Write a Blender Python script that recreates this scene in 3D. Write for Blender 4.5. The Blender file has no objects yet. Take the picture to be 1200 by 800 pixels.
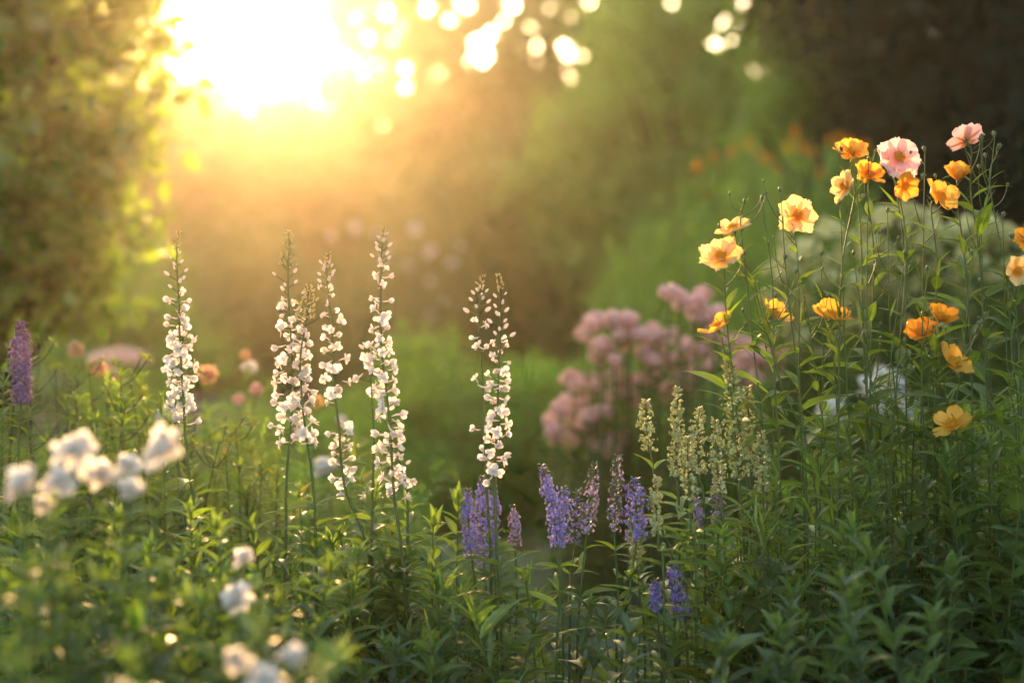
import bpy, math, random
import numpy as np
from mathutils import Vector, Matrix, Quaternion

# ------------------------------------------------------------------ camera, world, sun, exposure
C = bpy.context.scene.collection
SC = bpy.context.scene
F = 1200 * 50 / 36.0
CAMZ = 1.15
PITCH = math.radians(-2.4)
cd = bpy.data.cameras.new("camera"); cam = bpy.data.objects.new("camera", cd); C.objects.link(cam)
cd.lens = 50; cd.sensor_width = 36; cd.clip_start = 0.05; cd.clip_end = 2000
cam.location = (0, 0, CAMZ); cam.rotation_euler = (math.pi / 2 + PITCH, 0, 0)
cd.dof.use_dof = True; cd.dof.focus_distance = 2.3; cd.dof.aperture_fstop = 1.55; cd.dof.aperture_blades = 0
SC.camera = cam
CM = Matrix.Translation((0, 0, CAMZ)) @ Matrix.Rotation(math.pi / 2 + PITCH, 4, 'X')

def P(px, py, Y):
    d = (CM.to_3x3() @ Vector(((px - 600) / F, (400 - py) / F, -1)))
    d = d / d.y
    return Vector((d.x * Y, Y, CAMZ + d.z * Y))

sd = P(322, 50, 1.0) - Vector((0, 0, CAMZ)); sd.normalize()
SUN_EL = math.asin(sd.z); SUN_AZ = math.atan2(sd.x, sd.y)

w = bpy.data.worlds.new("World"); SC.world = w; w.use_nodes = True
nt = w.node_tree; nt.nodes.clear()
wo = nt.nodes.new("ShaderNodeOutputWorld")
sky = nt.nodes.new("ShaderNodeTexSky"); sky.sky_type = 'NISHITA'; sky.sun_disc = False
sky.sun_elevation = SUN_EL; sky.sun_rotation = SUN_AZ
sky.air_density = 1.0; sky.dust_density = 2.5; sky.ozone_density = 1.0
bg1 = nt.nodes.new("ShaderNodeBackground"); bg1.inputs[1].default_value = 0.15
nt.links.new(sky.outputs[0], bg1.inputs[0])
# aureole added to the sky round the low sun, its core standing in for lens bloom
tc = nt.nodes.new("ShaderNodeTexCoord")
dt = nt.nodes.new("ShaderNodeVectorMath"); dt.operation = 'DOT_PRODUCT'
nm = nt.nodes.new("ShaderNodeVectorMath"); nm.operation = 'NORMALIZE'
nt.links.new(tc.outputs['Generated'], nm.inputs[0]); nt.links.new(nm.outputs[0], dt.inputs[0])
dt.inputs[1].default_value = sd
def wm(op, a, b=None):
    n = nt.nodes.new("ShaderNodeMath"); n.operation = op
    for i, v in enumerate((a, b)):
        if v is None: continue
        if isinstance(v, (int, float)): n.inputs[i].default_value = v
        else: nt.links.new(v, n.inputs[i])
    return n.outputs[0]
one_minus = wm('SUBTRACT', 1.0, dt.outputs['Value'])          # ~ theta^2/2
def lobe(deg, amp):
    t0 = math.radians(deg)
    return wm('MULTIPLY', wm('EXPONENT', wm('MULTIPLY', one_minus, -2.0 / (t0 * t0))), amp)
AUREOLE = [(2.0, 6.0, (1.0, .80, .48)), (8.0, 0.35, (1.0, .62, .24)), (24.0, 0.20, (1.0, .66, .30))]
sh_ = bg1.outputs[0]
for d_, a_, c_ in AUREOLE:
    bg2 = nt.nodes.new("ShaderNodeBackground"); bg2.inputs[0].default_value = (*c_, 1)
    nt.links.new(lobe(d_, a_), bg2.inputs[1])
    ad = nt.nodes.new("ShaderNodeAddShader"); nt.links.new(sh_, ad.inputs[0]); nt.links.new(bg2.outputs[0], ad.inputs[1]); sh_ = ad.outputs[0]
nt.links.new(sh_, wo.inputs[0])

sl = bpy.data.lights.new("sun", 'SUN'); sl.energy = 4.0; sl.angle = math.radians(0.5); sl.color = (1.0, 0.55, 0.21)
so = bpy.data.objects.new("sun", sl); C.objects.link(so)
so.rotation_euler = Vector(sd).to_track_quat('Z', 'Y').to_euler(); so.location = (0, 0, 20)

vs = SC.view_settings
SC.display_settings.display_device = 'sRGB'
vs.view_transform = 'Standard'; vs.look = 'None'; vs.gamma = 1; vs.exposure = 2.3; vs.use_curve_mapping = False
SC.render.engine = 'CYCLES'
cy = SC.cycles
cy.max_bounces = 6; cy.diffuse_bounces = 3; cy.glossy_bounces = 2; cy.transmission_bounces = 4
cy.volume_bounces = 0; cy.transparent_max_bounces = 6
cy.use_denoising = True; cy.use_adaptive_sampling = True; cy.adaptive_threshold = 0.02
cy.sample_clamp_indirect = 4.0; cy.caustics_reflective = False; cy.caustics_refractive = False
HAZE = 0.0019; HAZE_G = 0.855

rng = np.random.default_rng(11)
random.seed(5)

# ------------------------------------------------------------------ mesh collecting
class MB:
    def __init__(s): s.v = []; s.q = []; s.t = []; s.a = []; s.n = 0
    def add(s, v, q=None, t=None, a=None):
        v = np.asarray(v, dtype=np.float32).reshape(-1, 3)
        if q is not None and len(q): s.q.append(np.asarray(q, dtype=np.int32).reshape(-1, 4) + s.n)
        if t is not None and len(t): s.t.append(np.asarray(t, dtype=np.int32).reshape(-1, 3) + s.n)
        s.v.append(v); s.a.append(np.zeros((len(v), 2), np.float32) if a is None else np.asarray(a, np.float32).reshape(-1, 2))
        s.n += len(v)
    def mesh(s, name, smooth=True):
        me = bpy.data.meshes.new(name)
        v = np.concatenate(s.v) if s.v else np.zeros((0, 3), np.float32)
        q = np.concatenate(s.q) if s.q else np.zeros((0, 4), np.int32)
        t = np.concatenate(s.t) if s.t else np.zeros((0, 3), np.int32)
        me.vertices.add(len(v)); me.vertices.foreach_set("co", v.ravel())
        loops = np.concatenate([q.ravel(), t.ravel()])
        me.loops.add(len(loops)); me.loops.foreach_set("vertex_index", loops)
        st = np.concatenate([np.arange(len(q)) * 4, len(q) * 4 + np.arange(len(t)) * 3]).astype(np.int32)
        me.polygons.add(len(st)); me.polygons.foreach_set("loop_start", st)
        me.polygons.foreach_set("use_smooth", np.full(len(st), smooth))
        me.update(calc_edges=True)
        at = me.attributes.new("leafco", 'FLOAT2', 'POINT')
        at.data.foreach_set("vector", np.concatenate(s.a).ravel())
        return me
    def obj(s, name, mat, parent=None, smooth=True):
        o = bpy.data.objects.new(name, s.mesh(name, smooth)); o.data.materials.append(mat)
        C.objects.link(o)
        if parent is not None: o.parent = parent
        return o

def thing(name, label, cat, loc, group=None, kind=None):
    o = bpy.data.objects.new(name, None); C.objects.link(o); o.location = loc; o.empty_display_size = 0.05
    tag(o, label, cat, group, kind); return o
def tag(o, label=None, cat=None, group=None, kind=None):
    if label: o["label"] = label
    if cat: o["category"] = cat
    if group: o["group"] = group
    if kind: o["kind"] = kind
    return o
def copy_tree(o, parent=None):
    c = o.copy(); C.objects.link(c)
    if parent is not None: c.parent = parent
    for ch in o.children: copy_tree(ch, c)
    return c
def child(name, me, parent, M):
    o = bpy.data.objects.new(name, me); C.objects.link(o); o.parent = parent; o.matrix_local = M; return o

# templates -----------------------------------------------------------
def leaf_t(L=1.0, W=0.2, fold=0.3, droop=0.35, segs=6, peak=0.35, tipy=1.3, wave=0.0):
    """lanceolate leaf along +Y, up +Z"""
    v = []; a = []
    y = z = 0.0; ang = 0.0
    for i in range(segs + 1):
        t = i / segs
        wv = (math.sin(math.pi * min(1, t ** (math.log(.5) / math.log(peak)))) ** tipy) * W * 0.5 + 0.006 * W
        up = fold * wv
        wz = wave * W * math.sin(t * 17)
        v += [(-wv, y, z + up + wz), (0, y, z), (wv, y, z + up - wz)]
        a += [(-1, t), (0, t), (1, t)]
        ang = -droop * 2.0 * t
        y += L / segs * math.cos(ang); z += L / segs * math.sin(ang)
    q = []
    for i in range(segs):
        b = i * 3
        q += [(b, b + 1, b + 4, b + 3), (b + 1, b + 2, b + 5, b + 4)]
    return np.array(v, np.float32), np.array(q), np.array(a, np.float32)

def petal_t(L=1.0, W=0.8, cup=0.25, curl=0.1, n=5, m=4, notch=0.08, base=0.12, seed=0, blunt=0.45):
    """broad petal along +Y, faces +Z"""
    r = np.random.default_rng(seed); v = []; a = []
    ph = r.uniform(0, 6, 3)
    for i in range(n + 1):
        t = i / n
        wv = W * 0.5 * (base + (1 - base) * (math.sin(math.pi * min(1, (t * 0.985)) ** 1.5) ** blunt if 0 < t < 1 else (0 if t == 0 else .42)))
        for j in range(m + 1):
            u = j / m * 2 - 1
            yy = L * t * (1 - 0.13 * u * u * t * t) - (notch * L * t ** 4 * (0.5 + 0.5 * math.cos(3.1 * math.pi * u + ph[0])))
            zz = cup * L * t * t + curl * W * u * u * t + 0.035 * L * math.sin(4 * u + ph[1]) * t + .02 * L * math.sin(9 * u + ph[2]) * t * t
            v.append((u * wv, yy, zz)); a.append((u, t))
    q = [(i * (m + 1) + j, i * (m + 1) + j + 1, (i + 1) * (m + 1) + j + 1, (i + 1) * (m + 1) + j) for i in range(n) for j in range(m)]
    return np.array(v, np.float32), np.array(q), np.array(a, np.float32)

def frames(d, up=None, roll=None):
    """rows: matrices whose columns are x,y(dir),z for dirs d (n,3)"""
    d = d / np.linalg.norm(d, axis=1, keepdims=True)
    if up is None: up = np.tile([0., 0., 1.], (len(d), 1))
    x = np.cross(d, up); ln = np.linalg.norm(x, axis=1, keepdims=True)
    x = np.where(ln < 1e-4, [[1., 0, 0]], x / np.maximum(ln, 1e-6)); z = np.cross(x, d)
    if roll is not None:
        c, s = np.cos(roll)[:, None], np.sin(roll)[:, None]
        x, z = x * c + z * s, -x * s + z * c
    return np.stack([x, d, z], axis=2)

def scatter(mb, tm, pos, R, sc, wsc=None):
    v, q, a = tm; n = len(pos)
    if n == 0: return
    sc = np.broadcast_to(np.asarray(sc, float), (n,))
    vv = np.repeat(v[None], n, 0) * sc[:, None, None]
    if wsc is not None: vv[:, :, 0] *= np.asarray(wsc)[:, None]
    V = np.einsum('nij,nkj->nki', R, vv) + np.asarray(pos)[:, None, :]
    k = len(v)
    Q = q[None] + (np.arange(n) * k)[:, None, None]
    A = np.repeat(a[None], n, 0)
    if q.shape[1] == 4: mb.add(V.reshape(-1, 3), q=Q.reshape(-1, 4), a=A)
    else: mb.add(V.reshape(-1, 3), t=Q.reshape(-1, 3), a=A)

def tube(mb, pts, rad, sides=5):
    pts = np.asarray(pts, float); n = len(pts)
    rad = np.broadcast_to(np.asarray(rad, float), (n,))
    tg = np.gradient(pts, axis=0); tg /= np.maximum(np.linalg.norm(tg, axis=1, keepdims=True), 1e-9)
    ref = np.array([0.31, 0.95, 0.05]) if abs(tg[0, 1]) < .9 else np.array([1., 0, 0.1])
    v = []; a = []
    for i in range(n):
        x = np.cross(tg[i], ref); x /= np.linalg.norm(x); y = np.cross(tg[i], x)
        for k in range(sides):
            th = 2 * math.pi * k / sides
            v.append(pts[i] + rad[i] * (math.cos(th) * x + math.sin(th) * y)); a.append((0, i / max(1, n - 1)))
    q = [(i * sides + k, i * sides + (k + 1) % sides, (i + 1) * sides + (k + 1) % sides, (i + 1) * sides + k) for i in range(n - 1) for k in range(sides)]
    mb.add(v, q=q, a=a)

def bez(p0, p1, bend, n=9):
    p0 = np.array(p0, float); p1 = np.array(p1, float); t = np.linspace(0, 1, n)[:, None]
    return p0 * (1 - t) + p1 * t + np.array(bend, float) * (4 * t * (1 - t))

def spline(pts, n=24):
    """Catmull-Rom through pts"""
    p = [np.array(x, float) for x in pts]
    if len(p) == 2: p = [p[0], p[0] * .5 + p[1] * .5 + rng.normal(size=3) * .008, p[1]]
    if len(p) == 2: return bez(p[0], p[1], (0, 0, 0), n)
    p = [2 * p[0] - p[1]] + p + [2 * p[-1] - p[-2]]
    out = []; segs = len(p) - 3; per = max(2, n // segs)
    for i in range(segs):
        a, b, c, d = p[i:i + 4]
        for k in range(per):
            t = k / per
            out.append(0.5 * ((2 * b) + (-a + c) * t + (2 * a - 5 * b + 4 * c - d) * t * t + (-a + 3 * b - 3 * c + d) * t ** 3))
    out.append(p[-2]); return np.array(out)

def ell_t(rx, ry, rz, n=4, m=6, taper=0.0):
    v = []; a = []
    for i in range(n + 1):
        t = i / n; th = math.pi * t
        for k in range(m):
            ph = 2 * math.pi * k / m; s = math.sin(th) * (1 - taper * t)
            v.append((rx * s * math.cos(ph), ry * (1 - math.cos(th)), rz * s * math.sin(ph))); a.append((0, t))
    q = [(i * m + k, i * m + (k + 1) % m, (i + 1) * m + (k + 1) % m, (i + 1) * m + k) for i in range(n) for k in range(m)]
    return np.array(v, np.float32), np.array(q), np.array(a, np.float32)

# ------------------------------------------------------------------ materials
def mat(name, c1, c2, trans=0.4, rough=0.6, gloss=0.05, tcol=None, rib=0.0, tip=None, base=None, rnd=True, noise=0.0, aged=0.0):
    """leaf / petal: diffuse + translucent + a thin gloss; colour varies leaf by leaf"""
    m = bpy.data.materials.new(name); m.use_nodes = True; n = m.node_tree; n.nodes.clear(); L = n.links
    out = n.nodes.new("ShaderNodeOutputMaterial")
    geo = n.nodes.new("ShaderNodeNewGeometry"); oi = n.nodes.new("ShaderNodeObjectInfo")
    def mm(op, a, b, clamp=False):
        x = n.nodes.new("ShaderNodeMath"); x.operation = op; x.use_clamp = clamp
        for i, v in enumerate((a, b)):
            if isinstance(v, (int, float)): x.inputs[i].default_value = v
            else: L.new(v, x.inputs[i])
        return x.outputs[0]
    def mix(f, a, b):
        x = n.nodes.new("ShaderNodeMix"); x.data_type = 'RGBA'
        if isinstance(f, (int, float)): x.inputs[0].default_value = f
        else: L.new(f, x.inputs[0])
        for i, v in ((6, a), (7, b)):
            if isinstance(v, tuple): x.inputs[i].default_value = (*v, 1)
            else: L.new(v, x.inputs[i])
        return x.outputs[2]
    fac = mm('ADD', mm('MULTIPLY', geo.outputs['Random Per Island'], 0.7), mm('MULTIPLY', oi.outputs['Random'], 0.3))
    col = mix(fac, c1, c2)
    if aged > 0: col = mix(mm('MULTIPLY', mm('GREATER_THAN', geo.outputs['Random Per Island'], 1 - aged), .75), col, (.34, .24, .05))
    at = n.nodes.new("ShaderNodeAttribute"); at.attribute_name = "leafco"
    sp = n.nodes.new("ShaderNodeSeparateXYZ"); L.new(at.outputs['Vector'], sp.inputs[0])
    if base is not None: col = mix(mm('MULTIPLY', mm('SUBTRACT', 0.55, sp.outputs[1], True), 1.8, True), col, base)
    if tip is not None: col = mix(mm('POWER', sp.outputs[1], 2.5), col, tip)
    if rib > 0:
        r = mm('SUBTRACT', 1.0, mm('MULTIPLY', mm('ABSOLUTE', sp.outputs[0], 0), 6.0), True)
        col = mix(mm('MULTIPLY', r, rib), col, tuple(min(1, x * 1.9 + .03) for x in c2))
    if noise > 0:
        nz = n.nodes.new("ShaderNodeTexNoise"); nz.inputs['Scale'].default_value = 90; nz.inputs['Detail'].default_value = 3
        tcn = n.nodes.new("ShaderNodeTexCoord"); L.new(tcn.outputs['Object'], nz.inputs[0])
        col = mix(mm('MULTIPLY', nz.outputs[0], noise), col, tuple(x * .45 for x in c1))
    d = n.nodes.new("ShaderNodeBsdfDiffuse"); L.new(col, d.inputs[0])
    res = d.outputs[0]
    if trans > 0:
        t = n.nodes.new("ShaderNodeBsdfTranslucent")
        if tcol is None: L.new(col, t.inputs[0])
        else:
            x = n.nodes.new("ShaderNodeMix"); x.data_type = 'RGBA'; x.blend_type = 'MULTIPLY'; x.inputs[0].default_value = 1
            L.new(col, x.inputs[6]); x.inputs[7].default_value = (*tcol, 1); L.new(x.outputs[2], t.inputs[0])
        ms = n.nodes.new("ShaderNodeMixShader"); ms.inputs[0].default_value = trans
        L.new(res, ms.inputs[1]); L.new(t.outputs[0], ms.inputs[2]); res = ms.outputs[0]
    if gloss > 0:
        g = n.nodes.new("ShaderNodeBsdfGlossy"); g.inputs[0].default_value = (1, 1, 1, 1); g.inputs['Roughness'].default_value = rough
        fr = n.nodes.new("ShaderNodeLayerWeight"); fr.inputs[0].default_value = 0.25
        ms = n.nodes.new("ShaderNodeMixShader")
        L.new(mm('ADD', mm('MULTIPLY', fr.outputs['Fresnel'], gloss * 1.6), gloss * .3, True), ms.inputs[0])
        L.new(res, ms.inputs[1]); L.new(g.outputs[0], ms.inputs[2]); res = ms.outputs[0]
    L.new(res, out.inputs[0]); return m

TY = (1.4, 1.5, 0.5)
M = dict(
    leaf=mat("leaf_green", (.085, .145, .024), (.17, .26, .04), .46, .55, .09, TY, aged=.05, rib=.5, noise=.2),
    leaf_y=mat("leaf_yellow_green", (.13, .20, .025), (.20, .31, .045), .55, .5, .12, TY, aged=.05, rib=.5, noise=.2),
    leaf_d=mat("leaf_shade_green", (.045, .085, .018), (.09, .15, .028), .38, .45, .14, TY, aged=.05, rib=.5),  # darker leaf copy; shade low in the bed is put into the colour
    leaf_far=mat("leaf_tree", (.10, .17, .03), (.18, .26, .05), .42, .5, .08, TY),
    leaf_brown=mat("leaf_bronze", (.12, .16, .03), (.21, .24, .05), .4, .5, .1, TY),
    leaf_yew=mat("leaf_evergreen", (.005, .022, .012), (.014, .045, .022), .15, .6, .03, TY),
    leaf_lime=mat("leaf_lime", (.17, .31, .05), (.27, .42, .08), .45, .5, .08, TY),
    silver=mat("leaf_silver", (.12, .20, .10), (.34, .42, .26), .3, .6, .1),
    stem=mat("stem_green", (.10, .17, .05), (.15, .20, .06), .35, .5, .1),
    stem_d=mat("stem_dark", (.03, .035, .015), (.05, .05, .02), .05, .5, .1),
    leaf_gold=mat("leaf_golden", (.12, .24, .03), (.25, .37, .05), .58, .4, .10, (1.35, 1.4, .4)),
    leaf_fresh=mat("leaf_fresh", (.14, .29, .045), (.24, .40, .07), .5, .5, .06, TY),
    bark=mat("bark", (.05, .038, .025), (.07, .05, .035), 0, .8, .02, noise=.6),
    white=mat("petal_white", (.86, .82, .78), (.90, .86, .82), .5, .6, .04, (1.0, .97, .93), base=(.8, .72, .64)),
    whitef=mat("petal_snow", (.88, .83, .76), (.92, .88, .82), .5, .6, .04),
    budg=mat("bud_green", (.50, .50, .16), (.78, .72, .36), .55, .5, .08),
    orange=mat("petal_orange", (.92, .50, .06), (.95, .58, .10), .5, .5, .05, (1.05, .9, .6), base=(.88, .36, .01)),
    orange2=mat("petal_deep_orange", (.88, .36, .02), (.92, .44, .03), .45, .5, .05, (1.05, .85, .6), base=(.75, .18, .01)),
    yellow=mat("petal_apricot", (.94, .70, .30), (.96, .76, .38), .5, .5, .05, (1.05, .95, .7), base=(.92, .46, .04)),
    peach=mat("petal_peach", (.92, .60, .36), (.94, .66, .42), .45, .5, .05, (1.05, .9, .75), base=(.85, .38, .10)),
    pink=mat("petal_pink", (.90, .60, .54), (.93, .67, .60), .45, .5, .05, (1.05, .92, .88), base=(.85, .42, .18)),
    phlox=mat("petal_phlox", (.95, .56, .50), (.97, .74, .66), .5, .6, .03),
    violet=mat("petal_violet", (.17, .14, .48), (.36, .30, .68), .35, .6, .05, tip=(.42, .34, .75)),
    mauve=mat("petal_mauve", (.40, .28, .46), (.58, .44, .58), .35, .6, .05),
    purple=mat("petal_purple", (.22, .12, .28), (.42, .30, .46), .35, .6, .05),
    plum=mat("petal_plum", (.22, .07, .13), (.36, .13, .20), .3, .6, .05),
    centre=mat("flower_centre", (.95, .55, .03), (.98, .68, .06), .5, .6, .03),
    cream=mat("petal_cream", (.60, .60, .24), (.80, .76, .42), .4, .6, .03),
    dried=mat("seed_pale", (.26, .36, .13), (.56, .60, .34), .35, .6, .04),
)
# soil
gm = bpy.data.materials.new("garden_soil"); gm.use_nodes = True; g_ = gm.node_tree
b_ = g_.nodes["Principled BSDF"]; b_.inputs['Roughness'].default_value = .95
nz = g_.nodes.new("ShaderNodeTexNoise"); nz.inputs['Scale'].default_value = 1.3; nz.inputs['Detail'].default_value = 8
tcn = g_.nodes.new("ShaderNodeTexCoord"); g_.links.new(tcn.outputs['Object'], nz.inputs[0])
cr = g_.nodes.new("ShaderNodeValToRGB"); cr.color_ramp.elements[0].position = .35; cr.color_ramp.elements[1].position = .65
cr.color_ramp.elements[0].color = (.045, .028, .018, 1); cr.color_ramp.elements[1].color = (.05, .07, .022, 1)
g_.links.new(nz.outputs[0], cr.inputs[0]); g_.links.new(cr.outputs[0], b_.inputs[0])

# ------------------------------------------------------------------ ground, haze
gx = np.linspace(-70, 70, 71); gy = np.linspace(-30, 110, 71)
X, Yg = np.meshgrid(gx, gy); Z = .05 * np.sin(X * .4) * np.cos(Yg * .3) * np.clip((Yg - 6) / 10, 0, 1)
gb = MB(); idx = np.arange(71 * 71).reshape(71, 71)
gb.add(np.stack([X, Yg, Z], -1).reshape(-1, 3), q=np.stack([idx[:-1, :-1], idx[:-1, 1:], idx[1:, 1:], idx[1:, :-1]], -1).reshape(-1, 4))
tag(gb.obj("ground", gm), kind="structure")

hz = MB()
hx0, hx1, hy0, hy1, hz0, hz1 = -72, 72, -32, 112, -1.2, 17.0
hz.add([(x, y, z) for x in (hx0, hx1) for y in (hy0, hy1) for z in (hz0, hz1)],
       q=[(0, 1, 3, 2), (4, 6, 7, 5), (0, 4, 5, 1), (2, 3, 7, 6), (0, 2, 6, 4), (1, 5, 7, 3)])
hm = bpy.data.materials.new("haze"); hm.use_nodes = True; h = hm.node_tree; h.nodes.clear()
ho = h.nodes.new("ShaderNodeOutputMaterial"); pv = h.nodes.new("ShaderNodeVolumePrincipled")
pv.inputs['Color'].default_value = (1.0, .87, .68, 1); pv.inputs['Density'].default_value = HAZE; pv.inputs['Anisotropy'].default_value = HAZE_G
h.links.new(pv.outputs[0], ho.inputs['Volume'])
tag(hz.obj("haze", hm, smooth=False), kind="stuff")

# ------------------------------------------------------------------ trees and shrubs
SL_T = leaf_t(1, .55, .25, .25, 2, .45, 1.0)
NL_T = leaf_t(1, .22, .25, .3, 3, .4, 1.0)

def crown(mb, blobs, n_clump, per, sig, size, tmpl=SL_T, keep=None, shell=.45, droop=.3, r=rng):
    vol = np.array([b[3] * b[4] * b[5] for b in blobs]) ** .8; vol /= vol.sum()
    bi = r.choice(len(blobs), n_clump, p=vol)
    B = np.array(blobs)[bi]
    d = r.normal(size=(n_clump, 3)); d /= np.linalg.norm(d, axis=1, keepdims=True)
    rad = (shell ** 3 + (1 - shell ** 3) * r.random(n_clump)) ** (1 / 3.) * (1 + .12 * r.normal(size=n_clump))
    c = B[:, :3] + d * rad[:, None] * B[:, 3:6]
    c[:, 2] = np.maximum(c[:, 2], .15)
    if keep is not None: c = c[keep(c)]
    k = len(c)
    s = sig * r.uniform(.6, 1.4, k)
    pos = np.repeat(c, per, 0) + r.normal(size=(k * per, 3)) * np.repeat(s, per)[:, None] * [1, 1, .7]
    dirs = r.normal(size=(k * per, 3)); dirs[:, 2] = dirs[:, 2] * .6 - droop
    pos[:, 2] = np.maximum(pos[:, 2], .05)
    if keep is not None:
        ok = keep(pos); pos, dirs = pos[ok], dirs[ok]
    R = frames(dirs, roll=r.normal(size=len(pos)) * .9)
    scatter(mb, tmpl, pos, R, size * r.uniform(.6, 1.35, len(pos)))
    return c

def px_of(p):
    """numpy points -> photo pixel coordinates (used only to decide where a crown thins out)"""
    Ri = np.array(CM.to_3x3().transposed()); q = (p - [0, 0, CAMZ]) @ Ri.T
    return 600 + F * q[:, 0] / -q[:, 2], 400 - F * q[:, 1] / -q[:, 2]

def tree(name, label, cat, base, blobs, n, per, sig, size, lm, group=None, trunk_r=.15, tmpl=SL_T, keep=None, shell=.45, limbs=True, bark=None, first=True):
    t = thing(name, label, cat, base, group)
    bx, by, bz = base
    rel = [(b[0] - bx, b[1] - by, b[2] - bz, *b[3:]) for b in blobs]
    tb = MB(); top = max(b[2] for b in rel)
    ctr = np.mean(np.array(rel)[:, :3], 0)
    tr = bez((0, 0, -.1), (ctr[0] * .5, ctr[1] * .5, top * .9), (rng.normal() * .1, 0, 0), 8)
    if limbs:
        tube(tb, tr, np.linspace(trunk_r, trunk_r * .3, 8), 8)
        for b in rel:
            for k in range(3):
                i = random.randint(2, 6); e = np.array(b[:3]) + rng.normal(size=3) * np.array(b[3:6]) * .45
                tube(tb, bez(tr[i], e, (0, 0, .15 * b[5]), 6), np.linspace(trunk_r * .4, trunk_r * .06, 6), 5)
        tb.obj("trunk" if trunk_r > .06 else "branches", bark or M['bark'], t)
    cb = MB()
    kp = None if keep is None else (lambda p: keep(p + np.array(base)))
    crown(cb, rel, n, per, sig, size, tmpl, kp, shell)
    cb.obj("crown" if trunk_r > .06 else "foliage", lm, t)
    return t

def blob(px, py, Y, rx, ry=None, rz=None):
    p = P(px, py, Y); ry = ry or rx; rz = rz or rx
    return (p.x, p.y, p.z, rx, ry, rz)
def gnd(px, Y): p = P(px, 330, Y); return (p.x, p.y, 0)

# far crowns cut open round the sun, shaped to imitate its lens bloom
def sun_gap(p):
    x, y = px_of(p)
    x = x + 6 * np.sin(y * .06 + 1) + 3 * np.sin(y * .17); y = y + 3 * np.sin(x * .07)
    gap = ((x - 322) / 64) ** 2 + ((y - 46) / 62) ** 2 < 1
    gap |= (abs(x - 318) < 54) & (y < 50)
    gap |= (y < -20) & (x > 120) & (x < 720)
    return ~gap
HOLES = np.array([(x, y, q) for x, y, q in
    [(418, 20, 9), (432, 44, 8), (412, 62, 6), (452, 12, 13), (458, 48, 8), (470, 30, 9), (478, 78, 8), (474, 98, 8), (480, 60, 6), (513, 92, 9), (516, 82, 7), (500, 8, 12), (528, 22, 8),
     (545, 5, 10), (560, 52, 11), (570, 66, 9), (552, 68, 7), (575, 40, 7), (590, 24, 7), (600, 4, 9), (632, 56, 7), (634, 72, 5), (622, 30, 4), (660, 52, 5), (665, 62, 6), (664, 86, 6), (682, 68, 4),
     (645, 8, 7), (668, 18, 4), (690, 2, 6), (720, 6, 4), (838, 52, 6), (846, 26, 6), (870, 2, 7), (856, 44, 4), (786, 4, 4), (883, 84, 3), (208, 28, 13), (216, 8, 10), (196, 74, 10), (214, 88, 9), (203, 103, 6), (217, 146, 7), (240, 166, 3), (192, 158, 3), (232, 60, 10),
     (440, 75, 4), (424, 84, 4), (500, 44, 5), (534, 50, 4), (610, 52, 3), (648, 34, 3)]])
def lace(p):
    x, y = px_of(p)
    d = np.min(np.hypot(x[:, None] - HOLES[None, :, 0], y[:, None] - HOLES[None, :, 1]) - HOLES[None, :, 2] * np.interp(HOLES[None, :, 0], [300, 480, 560], [.5, .66, .75]) - 4.5 * np.clip((HOLES[None, :, 0] - 480) / 80, .3, 1), axis=1)
    return sun_gap(p) & (d > 0)

far_lbl = "trees of the hazy far woodland edge"
for i, (px, py, Y, r_, nclp, k_, l_) in enumerate([
    (-120, 60, 58, 5, 300, 'leaf_far', "tall hazy golden tree at the far end, mostly hidden by the near dark-leaved tree"),
    (120, 70, 58, 4.6, 420, 'leaf_far', "tall gold-lit tree whose crown ends just beside the sun glare"),
    (640, 0, 27, 2.6, 620, 'leaf_brown', "tall lacy tree with round sparkles of light through its lower twigs"),
    (500, 20, 29, 2.2, 620, 'leaf_brown', "thin high crown full of bright gaps beside the sun glare"),
    (730, 10, 24, 2.9, 330, 'leaf_far', "tall olive-green tree just beyond the last sparkles of light")]):
    b = [blob(px, py, Y, r_, r_, r_ * 1.1), blob(px - 40, py - 110, Y, r_ * .9), blob(px + 50, py + 60, Y, r_ * .7), blob(px - 55, py + 40, Y, r_ * .7)]
    tree("woodland_tree", l_, "tree", gnd(px, Y), b, nclp, 60, .42 if Y < 50 else .8, .17 if Y < 50 else .34, M[k_], far_lbl, .22, keep=lace, shell=.2)

bank_lbl = ["dense hazy shrub under the left edge of the sun glare", "rounded hazy shrub right below the sun", "hazy shrub in the golden glow just beside the one below the sun",
            "brownish shrub behind the white larkspur tips, topped by twig sparkles", "broad bronze shrub in the middle distance of the garden", "hazy shrub between the bronze shrub and the green trees",
            "hazy shrub behind the dark-leaved tree at the garden's edge", "olive shrub in front of the tall evergreen's foot", "shrub hidden behind the evergreen at the garden's end"]
for i, px in enumerate([150, 290, 400, 500, 600, 700, 30, 820, 930]):
    Y = 27 + random.uniform(-2, 2); top = [110, 112, 110, 108, 95, 75, 130, 80, 80][i]
    r_ = 1.9; b = [blob(px, top + 75, Y, r_, 1.5, 1.4), blob(px + 30, top + 170, Y, r_ * 1.2, 1.5, 1.6), blob(px - 25, top + 230, Y - .5, r_ * 1.2, 1.5, 1.3), blob(px, top + 300, Y, r_ * 1.2, 1.5, 1.2)]
    tree("hazy_shrub", bank_lbl[i], "shrub", gnd(px, Y), b, 480, 55, .3, .16, M['leaf_far'], "shrubs closing the far end of the garden", .08, shell=.3, keep=lace)

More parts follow.
